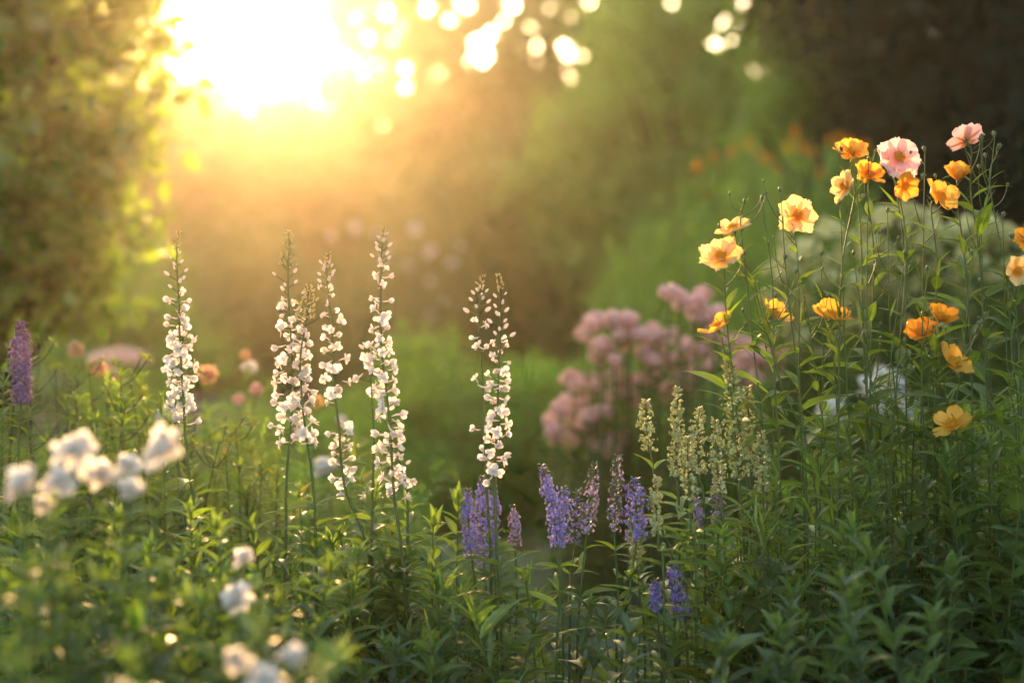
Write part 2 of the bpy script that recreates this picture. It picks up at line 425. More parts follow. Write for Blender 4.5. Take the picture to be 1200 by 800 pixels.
for i, (px, l_) in enumerate([(250, "dense low tree crown rounding off the sun glare's lower outer side"), (330, "dense low tree crown right under the middle of the sun glare"), (410, "dense low tree crown under the sparkling twigs next to the glare")]):
    b = [blob(px, 215, 34, 1.7, 1.2, 1.45), blob(px + 10, 300, 34, 2.0, 1.3, 1.6)]
    tree("hazy_tree", l_, "tree", gnd(px, 34), b, 520, 55, .25, .17, M['leaf_far'], "low dense trees under the sun", .12, shell=.0, keep=lace)
# far wood closing the view behind everything: reads as one mass
wb = MB(); wbl = []
for x in np.arange(-30, 31, 3.0): wbl.append((x, 46 + rng.normal(), 2.2, 2.6, 1.5, 2.4 + rng.random() * .5))
crown(wb, wbl, 1500, 45, .5, .34)
tag(wb.obj("distant_woods", M['leaf_far']), "low mass of hazy trees far beyond the garden", "woodland", kind="stuff")

# mid-distance
b = [blob(560, 260, 15, 1.1, 1, .9), blob(500, 330, 15.5, .9, .8, .8), blob(630, 300, 15, 1.0, .9, 1.0), blob(470, 395, 15, 1.0, .8, .8), blob(580, 390, 14.6, 1.2, .9, .9), blob(680, 380, 15, .9), blob(410, 410, 15, .9, .8, .6)]
tree("bronze_shrub", "large hazy bronze-green shrub behind the pair of slender larkspurs", "shrub", gnd(560, 15), b, 420, 55, .16, .085, M['leaf_brown'], None, .07, shell=.35)
b = [blob(280, 350, 16, .9, .8, .8), blob(350, 400, 15.5, .9, .8, .7), blob(230, 400, 15, .8, .8, .6), blob(320, 440, 15, .9, .7, .5)]
tree("bronze_shrub", "low hazy shrub in the golden light behind the first tall larkspurs", "shrub", gnd(300, 15.5), b, 260, 50, .16, .09, M['leaf_brown'], None, .07, shell=.35)
b = [blob(150, 350, 11, .38, .4, .35), blob(185, 400, 11, .45, .4, .35), blob(110, 410, 11, .5, .4, .4)]
tree("lime_shrub", "bright lime-green shrub under the edge of the dark-leaved tree", "shrub", gnd(150, 11), b, 130, 45, .09, .06, M['leaf_lime'], None, .05, tmpl=SL_T)
b = [blob(60, 60, 5.1, .5, .4, .5), blob(20, 200, 4.9, .44, .4, .37), blob(105, 175, 5.2, .25, .25, .28), blob(40, 300, 4.9, .37, .3, .27), blob(90, 260, 5.1, .23, .25, .18), blob(0, 370, 5.0, .3, .3, .16), blob(-60, 120, 4.9, .62, .4, .8), blob(50, -60, 5.2, .55, .4, .4)]
tree("garden_tree", "broad-leaved tree at the garden edge, dark below and gold above", "tree", gnd(5, 5.0), b, 330, 22, .06, .072, M['leaf_gold'], None, .06, tmpl=leaf_t(1, .6, .3, .3, 4, .4, .9), shell=.2)
# right-hand trees
b = [blob(770, 120, 14, 1.1, .9, .9), blob(700, 200, 14, .8, .7, .7), blob(850, 180, 13.5, .9, .7, .8), blob(760, 280, 13.5, 1.0, .7, .7), blob(860, 40, 13.8, .8, .7, .8), blob(790, 0, 14, .8)]
tree("green_tree", "loose light-green tree between the bronze shrub and the dark evergreen", "tree", gnd(790, 14), b, 480, 55, .15, .085, M['leaf_lime'], None, .1, shell=.25, keep=lace)
b = [blob(940, 50, 10.5, .6, .6, .7), blob(915, 150, 10.2, .42, .4, .36), blob(975, 130, 10.3, .42, .5, .5), blob(930, -20, 10.6, .6)]
tree("green_tree", "yellow-green tree with drooping sprays just before the dark evergreen", "tree", gnd(940, 10.4), b, 200, 50, .11, .066, M['leaf_lime'], None, .08, shell=.3, keep=lace)
b = [blob(1040, 60, 10.5, .8, .8, 1.2), blob(1130, 40, 9.6, 1.1, .8, 1.3), blob(1230, 80, 9, 1.1, .8, 1.3), blob(1060, 220, 9.8, .9, .7, .8), blob(1160, 230, 9.4, .95, .7, .9), blob(1100, -130, 9.8, 1.5, .9, 1.3), blob(1000, 270, 10.2, .7, .6, .6), blob(1280, 200, 9, 1.1, .8, 1.3), blob(1120, 330, 9.5, 1.2, .7, .6)]
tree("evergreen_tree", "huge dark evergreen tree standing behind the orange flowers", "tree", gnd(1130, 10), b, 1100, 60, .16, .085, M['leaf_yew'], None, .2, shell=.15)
# unseen trees added beside the frame to block skylight and darken the bed
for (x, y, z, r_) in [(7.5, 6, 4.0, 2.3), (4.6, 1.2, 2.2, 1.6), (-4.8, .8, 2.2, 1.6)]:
    tree("evergreen_tree", "unseen dark evergreen added out of view to shade the bed", "tree", (x, y, 0), [(x, y, z, r_, r_, r_ * 1.5), (x, y, 1.6, r_ * .8, r_ * .8, 1.5)], 380, 45, .34, .2, M['leaf_yew'], "evergreens added beside the bed for shade", .2, shell=.4)

# ------------------------------------------------------------------ blossoms
def petal_ring(mb, n, L, W, tilt, cup, z0=0, jit=.1, seed=0, r0=.0, phase=0., curl=.1, skip=(), segs=(5, 4), notch=.07):
    r = np.random.default_rng(seed)
    for k in range(n):
        if k in skip: continue
        tm = petal_t(1, W / L, cup + r.normal() * .06, curl, segs[0], segs[1], notch, .15, seed * 31 + k)
        th = 2 * math.pi * k / n + phase + r.normal() * jit; el = tilt + r.normal() * jit
        d = np.array([[math.cos(th) * math.cos(el), math.sin(th) * math.cos(el), math.sin(el)]])
        scatter(mb, tm, np.array([[math.cos(th) * r0, math.sin(th) * r0, z0]]), frames(d, roll=r.normal(size=1) * .15), L * r.uniform(.9, 1.08))

def floret_mesh(seed):
    mb = MB(); r = np.random.default_rng(seed)
    petal_ring(mb, 5, .0118, .0098, (.15, .9, .35, .6, .25, 1.15)[seed % 6], (-.05, .25)[seed % 2], jit=.3, seed=seed, segs=(4, 3))
    petal_ring(mb, 3, .007, .0055, .9, .1, z0=.001, jit=.3, seed=seed + 50, segs=(2, 2))
    tube(mb, [(0, 0, 0), (0, .001, -.006), (0, .004, -.013)], [.0018, .0014, .0004], 5)
    me = mb.mesh("floret"); me.materials.append(M['white']); return me
FLO = [floret_mesh(s) for s in range(6)]
def bud_mesh(seed, mname, s=1.0):
    mb = MB(); v, q, a = ell_t(.0028 * s, .0045 * s, .0028 * s, 5, 6, .3); mb.add(v, q=q, a=a)
    me = mb.mesh("bud"); me.materials.append(M[mname]); return me
BUDW = bud_mesh(0, 'white'); BUDG = bud_mesh(1, 'budg', .9)

def orient(pos, n, roll=0., s=1.0):
    """matrix with +Z along n"""
    n = Vector(n).normalized(); q = Vector((0, 0, 1)).rotation_difference(n)
    return Matrix.Translation(Vector(pos)) @ q.to_matrix().to_4x4() @ Matrix.Rotation(roll, 4, 'Z') @ Matrix.Diagonal((s, s, s, 1))
def orient_y(pos, n, s=1.0):
    n = Vector(n).normalized(); q = Vector((0, 1, 0)).rotation_difference(n)
    return Matrix.Translation(Vector(pos)) @ q.to_matrix().to_4x4() @ Matrix.Diagonal((s, s, s, 1))

LEAF_A = leaf_t(1, .24, .45, .32, 7, .35, 1.1, .03)
LEAF_B = leaf_t(1, .18, .5, .5, 7, .3, 1.1, .04)
LEAF_N = leaf_t(1, .07, .4, .25, 5, .4, .8)

def stem_leaves(mb, path, t0, t1, n, L0, L1, el=(.5, .9), tmpls=(LEAF_A, LEAF_B), r=rng, whorl=1, pairphase=None):
    m = len(path)
    ph = r.uniform(0, 6)
    for k in range(n):
        t = t0 + (t1 - t0) * (k + r.uniform(-.3, .3)) / max(1, n - 1); t = min(max(t, 0), .999)
        i = t * (m - 1); i0 = int(i); p = path[i0] + (path[min(i0 + 1, m - 1)] - path[i0]) * (i - i0)
        ph += 2.4 if whorl == 1 else 1.57 + r.normal() * .15
        for w_ in range(whorl):
            a = ph + 2 * math.pi * w_ / whorl + r.normal() * .15
            e = el[0] + (el[1] - el[0]) * t + r.normal() * .16
            L = (L0 + (L1 - L0) * (k / max(1, n - 1))) * r.uniform(.75, 1.2)
            d = np.array([[math.cos(a) * math.cos(e), math.sin(a) * math.cos(e), math.sin(e)]])
            scatter(mb, tmpls[r.integers(len(tmpls))], np.array([p]), frames(d, roll=r.normal(size=1) * .35), L, [r.uniform(.8, 1.25)])

# ------------------------------------------------------------------ white larkspurs
def to_path(pxs, Y, dY=0.0, ground=True, n=40):
    """pxs from tip downwards, photo pixels"""
    pts = [P(x, y, Y + dY * i) for i, (x, y) in enumerate(pxs)]
    if ground:
        l = pts[-1]; d = (pts[-1] - pts[-2]); g = Vector((l.x + d.x * .6, l.y + .02, -.03)); pts.append(g)
    pts = [np.array(p) for p in reversed(pts)]
    return spline(pts, n)

def at_z(path, z):
    zz = path[:, 2]; o = np.argsort(zz); zs = zz[o]
    return np.array([np.interp(z, zs, path[o, k]) for k in range(3)])

def tz(rel, z): return float(np.interp(z, rel[:, 2], np.arange(len(rel)) / (len(rel) - 1)))
def larkspur(label, pxs, Y, y_fl0, y_fl1, n_fl, wid, n_bud=14, tipdense=False, seed=0, leafy=True, fs=1.0, gaps=()):
    r = np.random.default_rng(seed)
    path = to_path(pxs, Y); base = path[0].copy(); base[2] = 0
    t = thing("white_larkspur", label, "flower", base, "white larkspurs in the flower bed")
    rel = path - base
    sm = MB(); tube(sm, rel, np.linspace(.0032, .0011, len(rel)), 6)
    ztop = P(pxs[0][0], pxs[0][1], Y).z
    z0 = P(600, y_fl0, Y).z; z1 = P(600, y_fl1, Y).z      # z0 upper, z1 lower end of open flowers
    w = wid * .92 / F * Y / 2
    ph = r.uniform(0, 6)
    for k in range(int(n_fl * .86)):
        f = (k + r.uniform(-.4, .4)) / int(n_fl * .86)
        if any(g0 < f < g1 for g0, g1 in gaps): continue
        z = z0 + (z1 - z0) * f
        ax = at_z(path, z) - base; ph += 2.4 + r.normal() * .35
        d = np.array([math.cos(ph), math.sin(ph), r.uniform(-.15, .35)])
        ww = w * (.55 + .45 * min(1, f * 2.5)) * r.uniform(.45, 1.05)
        p = ax + d * ww
        tube(sm, bez(ax + [0, 0, -.004], p, (0, 0, -.003), 4), [.0008] * 4, 4)
        nrm = d + r.normal(size=3) * .35
        child("floret", FLO[r.integers(6)], t, orient(p, nrm, r.uniform(0, 6), fs * (.66 + .33 * min(1, f * 3)) * r.uniform(.75, 1.25)))
    for k in range(n_bud):
        f = k / n_bud
        z = z0 + (ztop - z0) * f; ax = at_z(path, z) - base; ph += 2.4
        L = (.013 * (1 - f) + .003) * r.uniform(.6, 1.2) * (1.6 if tipdense else 1)
        d = np.array([math.cos(ph), math.sin(ph), .5 + .6 * f]); d /= np.linalg.norm(d)
        p = ax + d * L
        tube(sm, bez(ax, p, (0, 0, -.001), 3), [.0010] * 3, 4)
        child("bud", BUDW if f < (.7 if not tipdense else .35) else BUDG, t, orient_y(p, d + [0, 0, .2], (1.3 - .7 * f) * r.uniform(.8, 1.2)))
    tb = MB()
    for k in range(26 if not tipdense else 130):                                # crowded tiny tip
        f = r.random() ** (.6); z = ztop - (.028 if not tipdense else .07) * f; ax = at_z(path, z) - base
        a = r.uniform(0, 6.3); d = np.array([math.cos(a), math.sin(a), 1.2]); d /= np.linalg.norm(d)
        v, q, A = ell_t(.0013, .0024, .0013, 3, 4); scatter(tb, (v, q, A), np.array([ax + d * (.002 + (.002 if not tipdense else .019 * f ** .7))]), frames(d[None]), 1.0)
    tb.obj("bud_tip", M['budg'], t)
    sm.obj("stem", M['stem'], t)
    if leafy:
        lb = MB(); zt = tz(rel, z1 - .09)
        stem_leaves(lb, rel, tz(rel, .38), zt, 20, .115, .06, (.3, .75), r=r)
        stem_leaves(lb, rel, zt, tz(rel, z1 - .01), 5, .03, .018, (.6, .8), (LEAF_N,), r=r)
        lb.obj("foliage", M['leaf'], t)
    return t

larkspur("tall white larkspur nearest the purple flower spike, open florets to mid height", [(209, 272), (207, 300), (209, 345), (211, 400), (215, 470), (220, 540), (236, 640), (262, 760)], 2.32, 342, 500, 46, 36, 16, seed=1)
larkspur("thin-stemmed larkspur close against the first tall one, flowers only below", [(215, 395), (208, 440), (206, 500), (212, 570), (222, 650), (228, 790)], 2.38, 400, 492, 14, 26, 8, seed=2, leafy=False)
larkspur("white larkspur with a broad fuzzy yellow-green bud tip", [(339, 272), (338, 310), (338, 350), (342, 420), (342, 480), (336, 560), (335, 640), (332, 780)], 2.30, 352, 520, 56, 44, 16, True, seed=3)
larkspur("larkspur with a short fuzzy green tip crowding the broad-tipped one", [(362, 335), (360, 370), (352, 420), (355, 480), (366, 560), (370, 630), (372, 780)], 2.27, 385, 530, 34, 30, 12, True, seed=4)
larkspur("white larkspur whose tall florets lean over the yellow blossom", [(385, 298), (383, 330), (389, 380), (390, 440), (397, 500), (404, 570), (432, 650), (437, 780)], 2.33, 335, 585, 52, 38, 14, seed=5, gaps=((.55, .62), (.78, .86)))
larkspur("tallest white larkspur, with a slightly crooked flower column", [(450, 265), (447, 300), (446, 350), (446, 400), (452, 450), (457, 500), (462, 580), (472, 660), (478, 780)], 2.28, 312, 590, 76, 32, 16, seed=6, gaps=((.10, .14),))
larkspur("smaller larkspur leaning from the foot of the tallest one", [(432, 405), (435, 450), (438, 520), (436, 600), (436, 680), (440, 790)], 2.34, 412, 470, 9, 34, 6, seed=7)
larkspur("slender larkspur of the close pair, with fewer and more widely spaced florets", [(566, 323), (562, 350), (562, 400), (566, 460), (568, 520), (572, 600), (576, 680), (570, 790)], 2.31, 372, 560, 22, 30, 18, seed=8, gaps=((.25, .35), (.5, .62)))
larkspur("slender larkspur of the close pair, its florets thick below", [(584, 322), (587, 350), (586, 400), (584, 450), (582, 510), (580, 560), (582, 640), (590, 790)], 2.29, 400, 565, 42, 30, 20, seed=9)
larkspur("short young larkspur in green bud beside the tallest one", [(471, 502), (468, 540), (476, 570), (478, 640), (474, 700)], 2.35, 552, 575, 5, 18, 10, seed=10)
larkspur("half-hidden larkspur behind the tallest one, bent at mid height", [(402, 520), (400, 545), (412, 590), (448, 640), (460, 720), (450, 790)], 2.42, 515, 560, 10, 34, 3, seed=12)

# ------------------------------------------------------------------ orange and pink cosmos
def flower_mesh(seed, Lp, Wp, n, tilt, cup, mname, skip=(), curl=.12):
    mb = MB(); petal_ring(mb, n, Lp, Wp, tilt, cup, jit=.09, seed=seed, r0=.002, curl=curl, skip=skip, segs=(7, 6), notch=.1)
    if n > 6: petal_ring(mb, 3, Lp * .75, Wp * .8, tilt + .35, cup, z0=.001, jit=.3, seed=seed + 7, r0=.002, phase=.4, segs=(6, 5))
    me = mb.mesh("flower"); me.materials.append(M[mname]); return me
def centre_mesh():
    mb = MB(); r = np.random.default_rng(3); v, q, a = ell_t(.0005, .0022, .0005, 3, 4)
    n = 60; th = np.arange(n) * 2.4; rr = .0062 * np.sqrt((np.arange(n) + .5) / n)
    pos = np.stack([rr * np.cos(th), rr * np.sin(th), .0005 + .002 * (1 - (rr / .0055) ** 2)], 1)
    d = np.stack([np.cos(th) * rr * 90, np.sin(th) * rr * 90, np.full(n, 1.)], 1) + r.normal(size=(n, 3)) * .15
    pos[:, 2] += .003
    scatter(mb, (v, q, a), pos, frames(d), r.uniform(.8, 1.7, n))
    v, q, a = ell_t(.0045, .001, .0045, 3, 8); scatter(mb, (v, q, a), np.zeros((1, 3)), frames(np.array([[0, 0, 1.]])), 1)
    me = mb.mesh("flower_centre"); me.materials.append(M['centre']); return me
CEN = centre_mesh()
def calyx_mesh():
    mb = MB()
    v, q, a = ell_t(.0032, .004, .0032, 4, 7, .2); scatter(mb, (v, q, a), np.array([[0, 0, -.008]]), frames(np.array([[0, 0, 1.]])), 1)
    th = np.arange(7) * 2 * math.pi / 7; d = np.stack([np.cos(th), np.sin(th), np.full(7, .3)], 1)
    scatter(mb, leaf_t(1, .3, .2, -.1, 3, .3), np.tile([0, 0, -.003], (7, 1)), frames(d), .010)
    me = mb.mesh("calyx"); me.materials.append(M['stem']); return me
CAL = calyx_mesh()
def bigbud_mesh():
    mb = MB(); v, q, a = ell_t(.0042, .0065, .0042, 5, 7, .35); mb.add(v, q=q, a=a)
    th = np.arange(5) * 2 * math.pi / 5; d = np.stack([np.cos(th) * .5, np.full(5, 1.), np.sin(th) * .5], 1)
    scatter(mb, leaf_t(1, .22, .2, -.3, 3, .3), np.zeros((5, 3)), frames(d, roll=th), .014)
    me = mb.mesh("bud"); me.materials.append(M['stem']); return me
BIGBUD = bigbud_mesh()

def cosmos(label, fx, fy, basepx, Y, sizepx, mname, face, n=6, tilt=.15, cup=.1, seed=0, bend=0., side=True, skip=(), curl=.12, wf=.78, name="orange_cosmos", via=()):
    """face: direction the flower looks, camera-ish axes (x right, y away, z up)"""
    r = np.random.default_rng(seed + 400)
    tip = P(fx, fy, Y); face = Vector(face).normalized()
    neck = tip - face * .008
    mids = [np.array(P(x, y, Y + .02)) for x, y in via]
    low = P(basepx[0], basepx[1], Y + .03)
    pts = [np.array(neck), np.array(neck - face * .012 + Vector((0, 0, -.006)))] + mids + [np.array(low), np.array((low.x + (low.x - tip.x) * .25, low.y, -.03))]
    path = spline(list(reversed(pts)), 40); base = path[0].copy(); base[2] = 0; rel = path - base
    t = thing(name, label, "flower", base, "orange and pink cosmos stems")
    sm = MB(); tube(sm, rel, np.linspace(.0020, .0008, len(rel)), 6)
    Lp = sizepx * 1.1 / F * Y / 2
    fl = child("flower", flower_mesh(seed, Lp, Lp * wf, n, tilt, cup, mname, skip, curl), t, orient(np.array(tip) - base, face, r.uniform(0, 6)))
    child("flower_centre", CEN, fl, Matrix.Translation((0, 0, .001)) @ Matrix.Scale(Lp / .03, 4))
    child("calyx", CAL, t, orient(np.array(tip) - base, face))
    # side shoots with buds
    for k in range(r.integers(1, 3) if side else 0):
        i = int(len(rel) * r.uniform(.68, .84)); p = rel[i]; a = r.choice([-1, 1]) * r.uniform(.5, 1)
        e = p + np.array([a * r.uniform(.02, .045), r.uniform(-.02, .02), 0]); e[2] = min(p[2] + r.uniform(.05, .10), rel[-1][2] + .01)
        tube(sm, bez(p, e, (a * .006, 0, -.004), 7), np.linspace(.0011, .0006, 7), 5)
        child("bud", BIGBUD, t, orient_y(e, (a * .3, 0, 1), r.uniform(.5, .85)))
    sm.obj("stem", M['stem'], t)
    lb = MB(); stem_leaves(lb, rel, .45, .93, 9, .075, .02, (.6, .9), (LEAF_N,), r=r, whorl=1)
    stem_leaves(lb, rel, .3, .68, 10, .10, .05, (.4, .9), r=r)
    lb.obj("foliage", M['leaf'], t)
    return t

up = (0, 0, 1)
cosmos("orange flower seen edge-on above the big apricot one, thin petals spread flat", 860, 270, (958, 600), 2.30, 42, 'yellow', (-.35, -.25, .9), 8, .1, .12, 1, via=((885, 340), (915, 450)))
cosmos("big apricot flower with ruffled petals tilted up beside the edge-on one", 846, 303, (880, 640), 2.27, 52, 'yellow', (-.3, -.65, .72), 7, .15, .12, 2, via=((852, 380), (862, 470)))
cosmos("orange flower spread sideways just over the pink phlox", 841, 386, (868, 640), 2.3, 46, 'orange', (-.45, -.2, .85), 6, .25, .15, 3, skip=(1,), via=((852, 440),))
cosmos("pale apricot round flower facing out, set on a straight stalk", 934, 254, (943, 640), 2.30, 48, 'yellow', (.02, -.93, .3), 7, .12, .08, 4, via=((936, 330), (937, 470)))
cosmos("orange flower folded in half with one loose lower petal", 905, 370, (905, 640), 2.31, 46, 'orange', (.55, -.35, .65), 5, .35, .2, 5, via=((906, 430),))
cosmos("orange flower with red-tipped petals lifted on one side, over a green calyx", 973, 373, (985, 640), 2.31, 52, 'orange', (.1, -.3, .95), 6, .25, .15, 6, via=((978, 430),))
cosmos("small golden flower with upturned petals, topmost of the orange ones", 998, 181, (1020, 600), 2.31, 42, 'orange', (-.1, -.55, .8), 8, .3, .15, 7, via=((1008, 260), (1012, 400)))
cosmos("pale orange flower with narrow spreading petals, its neighbour touching", 992, 219, (980, 640), 2.29, 40, 'yellow', (-.75, -.5, .3), 7, .3, .1, 8, wf=.62, via=((986, 320), (983, 480)))
cosmos("golden flower pressed between the pale orange one and the large pink one", 1018, 206, (1035, 640), 2.33, 38, 'orange', (.1, -.7, .6), 7, .3, .15, 9, via=((1024, 300), (1020, 480)))
cosmos("large pink flower with orange centre facing out", 1052, 186, (1062, 640), 2.29, 50, 'pink', (.12, -.9, .38), 7, .1, .1, 10, name="pink_cosmos", wf=.95, via=((1060, 300), (1062, 460)))
cosmos("orange flower hanging directly under the large pink one", 1059, 218, (1040, 640), 2.27, 38, 'orange', (.1, -.6, -.1), 6, .45, .15, 11, via=((1062, 300), (1050, 460)))
cosmos("pale pink flower seen from behind, highest of all on its curved stalk", 1132, 165, (1160, 600), 2.3, 44, 'pink', (-.25, .55, .7), 6, .15, .1, 12, name="pink_cosmos", wf=.95, via=((1138, 230), (1150, 330)))
cosmos("cup-shaped orange flower under the pale pink one seen from behind", 1123, 210, (1140, 620), 2.31, 40, 'orange', (.05, -.35, .9), 7, .75, .12, 13, via=((1130, 300), (1138, 420)))
cosmos("orange flower tilted downhill with its two halves spread wide", 1100, 232, (1082, 640), 2.29, 46, 'orange', (.35, -.75, .5), 6, .25, .12, 14, wf=.8, via=((1098, 320), (1090, 450)))
cosmos("pale apricot flower at the picture's edge just below the cut-off orange one", 1190, 318, (1200, 640), 2.28, 40, 'yellow', (.2, -.7, .1), 6, .4, .12, 15, via=((1192, 380),))
cosmos("orange flower cut by the picture's edge above the apricot one", 1204, 283, (1225, 600), 2.3, 34, 'orange2', (-.2, -.7, .5), 6, .3, .1, 16)
cosmos("deep orange flower with upright cupped petals, the upper of two touching", 1102, 374, (1098, 640), 2.28, 44, 'orange2', (.2, -.55, .7), 6, .55, .15, 17, via=((1098, 450),))
cosmos("deep orange flower lying flat, the lower of two touching", 1080, 392, (1095, 660), 2.27, 42, 'orange2', (-.35, -.45, .75), 6, .35, .1, 18, via=((1094, 460),))
cosmos("soft orange flower drooping below the two touching deep orange ones", 1116, 427, (1118, 660), 2.26, 50, 'orange', (.45, -.5, .6), 6, .35, .1, 19, via=((1112, 500),))
cosmos("soft orange flower lowest of all the cosmos, among the leaves", 1117, 498, (1130, 700), 2.2, 50, 'orange', (-.45, -.5, .65), 5, .35, .15, 20)

def bud_stem(x, y, basepx, Y, via=(), seed=0, nshoot=3):
    r = np.random.default_rng(seed + 900)
    tip = np.array(P(x, y, Y)); low = P(*basepx, Y + .02)
    pts = [tip] + [np.array(P(a, b, Y + .01)) for a, b in via] + [np.array(low), np.array((low.x, low.y, -.03))]
    path = spline(list(reversed(pts)), 36); base = path[0].copy(); base[2] = 0; rel = path - base
    t = thing("cosmos_bud_stem", "thin branching cosmos stalk carrying only closed green buds", "plant", base, "cosmos stalks in bud")
    sm = MB(); tube(sm, rel, np.linspace(.0018, .0007, len(rel)), 6)
    child("bud", BIGBUD, t, orient_y(rel[-1], (r.normal() * .3, 0, 1), .8))
    for k in range(nshoot):
        i = int(len(rel) * r.uniform(.6, .86)); p = rel[i]; a = r.choice([-1, 1]) * r.uniform(.5, 1)
        e = p + np.array([a * r.uniform(.015, .05), r.uniform(-.03, .03), 0]); e[2] = min(p[2] + r.uniform(.03, .09), rel[-1][2] + .015)
        tube(sm, bez(p, e, (a * .006, 0, -.004), 7), np.linspace(.0011, .0006, 7), 5)
        child("bud", BIGBUD, t, orient_y(e, (a * .4, 0, 1), r.uniform(.45, .8)))
    sm.obj("stem", M['stem'], t)
    lb = MB(); stem_leaves(lb, rel, .45, .95, 9, .07, .022, (.5, .9), (LEAF_N,), r=r)
    stem_leaves(lb, rel, .3, .6, 5, .09, .05, (.5, .8), r=r)
    lb.obj("foliage", M['leaf'], t)
for i, (x, y, b, v) in enumerate([
    (893, 236, (915, 620), ((905, 330), (908, 450))), (915, 226, (946, 600), ((922, 330),)), (872, 240, (900, 620), ((868, 262), (880, 380))),
    (1018, 190, (1012, 620), ((1016, 320), (1016, 470))), (1084, 178, (1078, 620), ((1082, 300), (1080, 450))), (1166, 160, (1165, 600), ((1158, 230), (1148, 300))),
    (1150, 258, (1172, 640), ((1152, 340), (1160, 440))), (1087, 318, (1085, 640), ((1080, 420),)), (1170, 175, (1195, 560), ((1160, 215), (1180, 330), (1186, 420))),
    (985, 240, (1000, 640), ((990, 400),)), (1040, 250, (1060, 640), ((1044, 400),)), (962, 300, (960, 640), ((965, 420),)),
    (1030, 400, (1015, 640), ()), (1190, 400, (1170, 650), ()), (1060, 300, (1030, 640), ((1040, 460),)), (1140, 300, (1110, 600), ((1128, 420),)),
    (1175, 255, (1195, 600), ((1180, 420),)), (940, 330, (975, 640), ((955, 430),)), (1000, 300, (1040, 600), ((1018, 430),)), (880, 330, (945, 620), ((905, 440),))]):
    bud_stem(x, y, b, 2.25 + .02 * (i % 7), v, i)

# ------------------------------------------------------------------ spikes: veronica, salvia, pale seed spikes
def tiny_flower_t(seed):
    mb = MB(); petal_ring(mb, 4, .0035, .003, .35, .0, jit=.3, seed=seed, segs=(2, 2))
    v = np.concatenate(mb.v); q = np.concatenate(mb.q); a = np.concatenate(mb.a); return v, q, a
TF = [tiny_flower_t(s) for s in (1, 2, 3)]
CALX = ell_t(.0012, .0022, .0012, 3, 4, .3)

def spike(name, label, pxs, Y, ybot, wid, dens, mname, calm='stem', group=None, seed=0, fsize=1.0, partial=1.0, leafy=10, tipm=None, leafm='leaf', whorls=None):
    r = np.random.default_rng(seed + 77)
    path = to_path(pxs, Y); base = path[0].copy(); base[2] = 0; rel = path - base
    t = thing(name, label, "flower", base, group)
    sm = MB(); tube(sm, rel, np.linspace(.0026, .0009, len(rel)), 6)
    zt = path[-1][2]; zb = P(600, ybot, Y).z; w = wid / F * Y / 2
    H = zt - zb; w *= .8; n = int(H * dens * 1000)
    f = np.sort(r.random(n))
    if whorls: f = np.clip((np.round(f * whorls) + r.normal(size=n) * .22) / whorls, 0, 1)
    z = zt - H * f
    ax = np.array([at_z(path, q) for q in z]) - base
    th = r.uniform(0, 6.283, n); rr = w * np.minimum(1, .3 + f * 2.2) * r.uniform(.35, 1.2, n)
    d = np.stack([np.cos(th), np.sin(th), r.uniform(-.1, .6, n)], 1)
    pos = ax + d * rr[:, None]
    R = frames(np.cross(d, r.normal(size=(n, 3))), up=d)
    fb = MB(); sel = r.random(n) < partial * np.clip(f * 6, .25, 1)
    k = r.integers(3, size=n)
    for j in range(3):
        s = sel & (k == j); scatter(fb, TF[j], pos[s], R[s], fsize * r.uniform(.7, 1.3, s.sum()))
    fb.obj("flower_spike", M[mname], t)
    cb = MB(); scatter(cb, CALX, ax + d * rr[:, None] * .55, frames(d + [0, 0, .4]), fsize * r.uniform(.7, 1.4, n) * np.where(sel, .9, 1.4))
    cb.obj("calyx", M[tipm or calm], t)
    sm.obj("stem", M['stem'], t)
    if leafy:
        lb = MB(); tb = tz(rel, zb - .03)
        stem_leaves(lb, rel, tz(rel, .35), tb, leafy, .095, .05, (.3, .75), r=r, whorl=2)
        lb.obj("foliage", M[leafm], t)
    return t

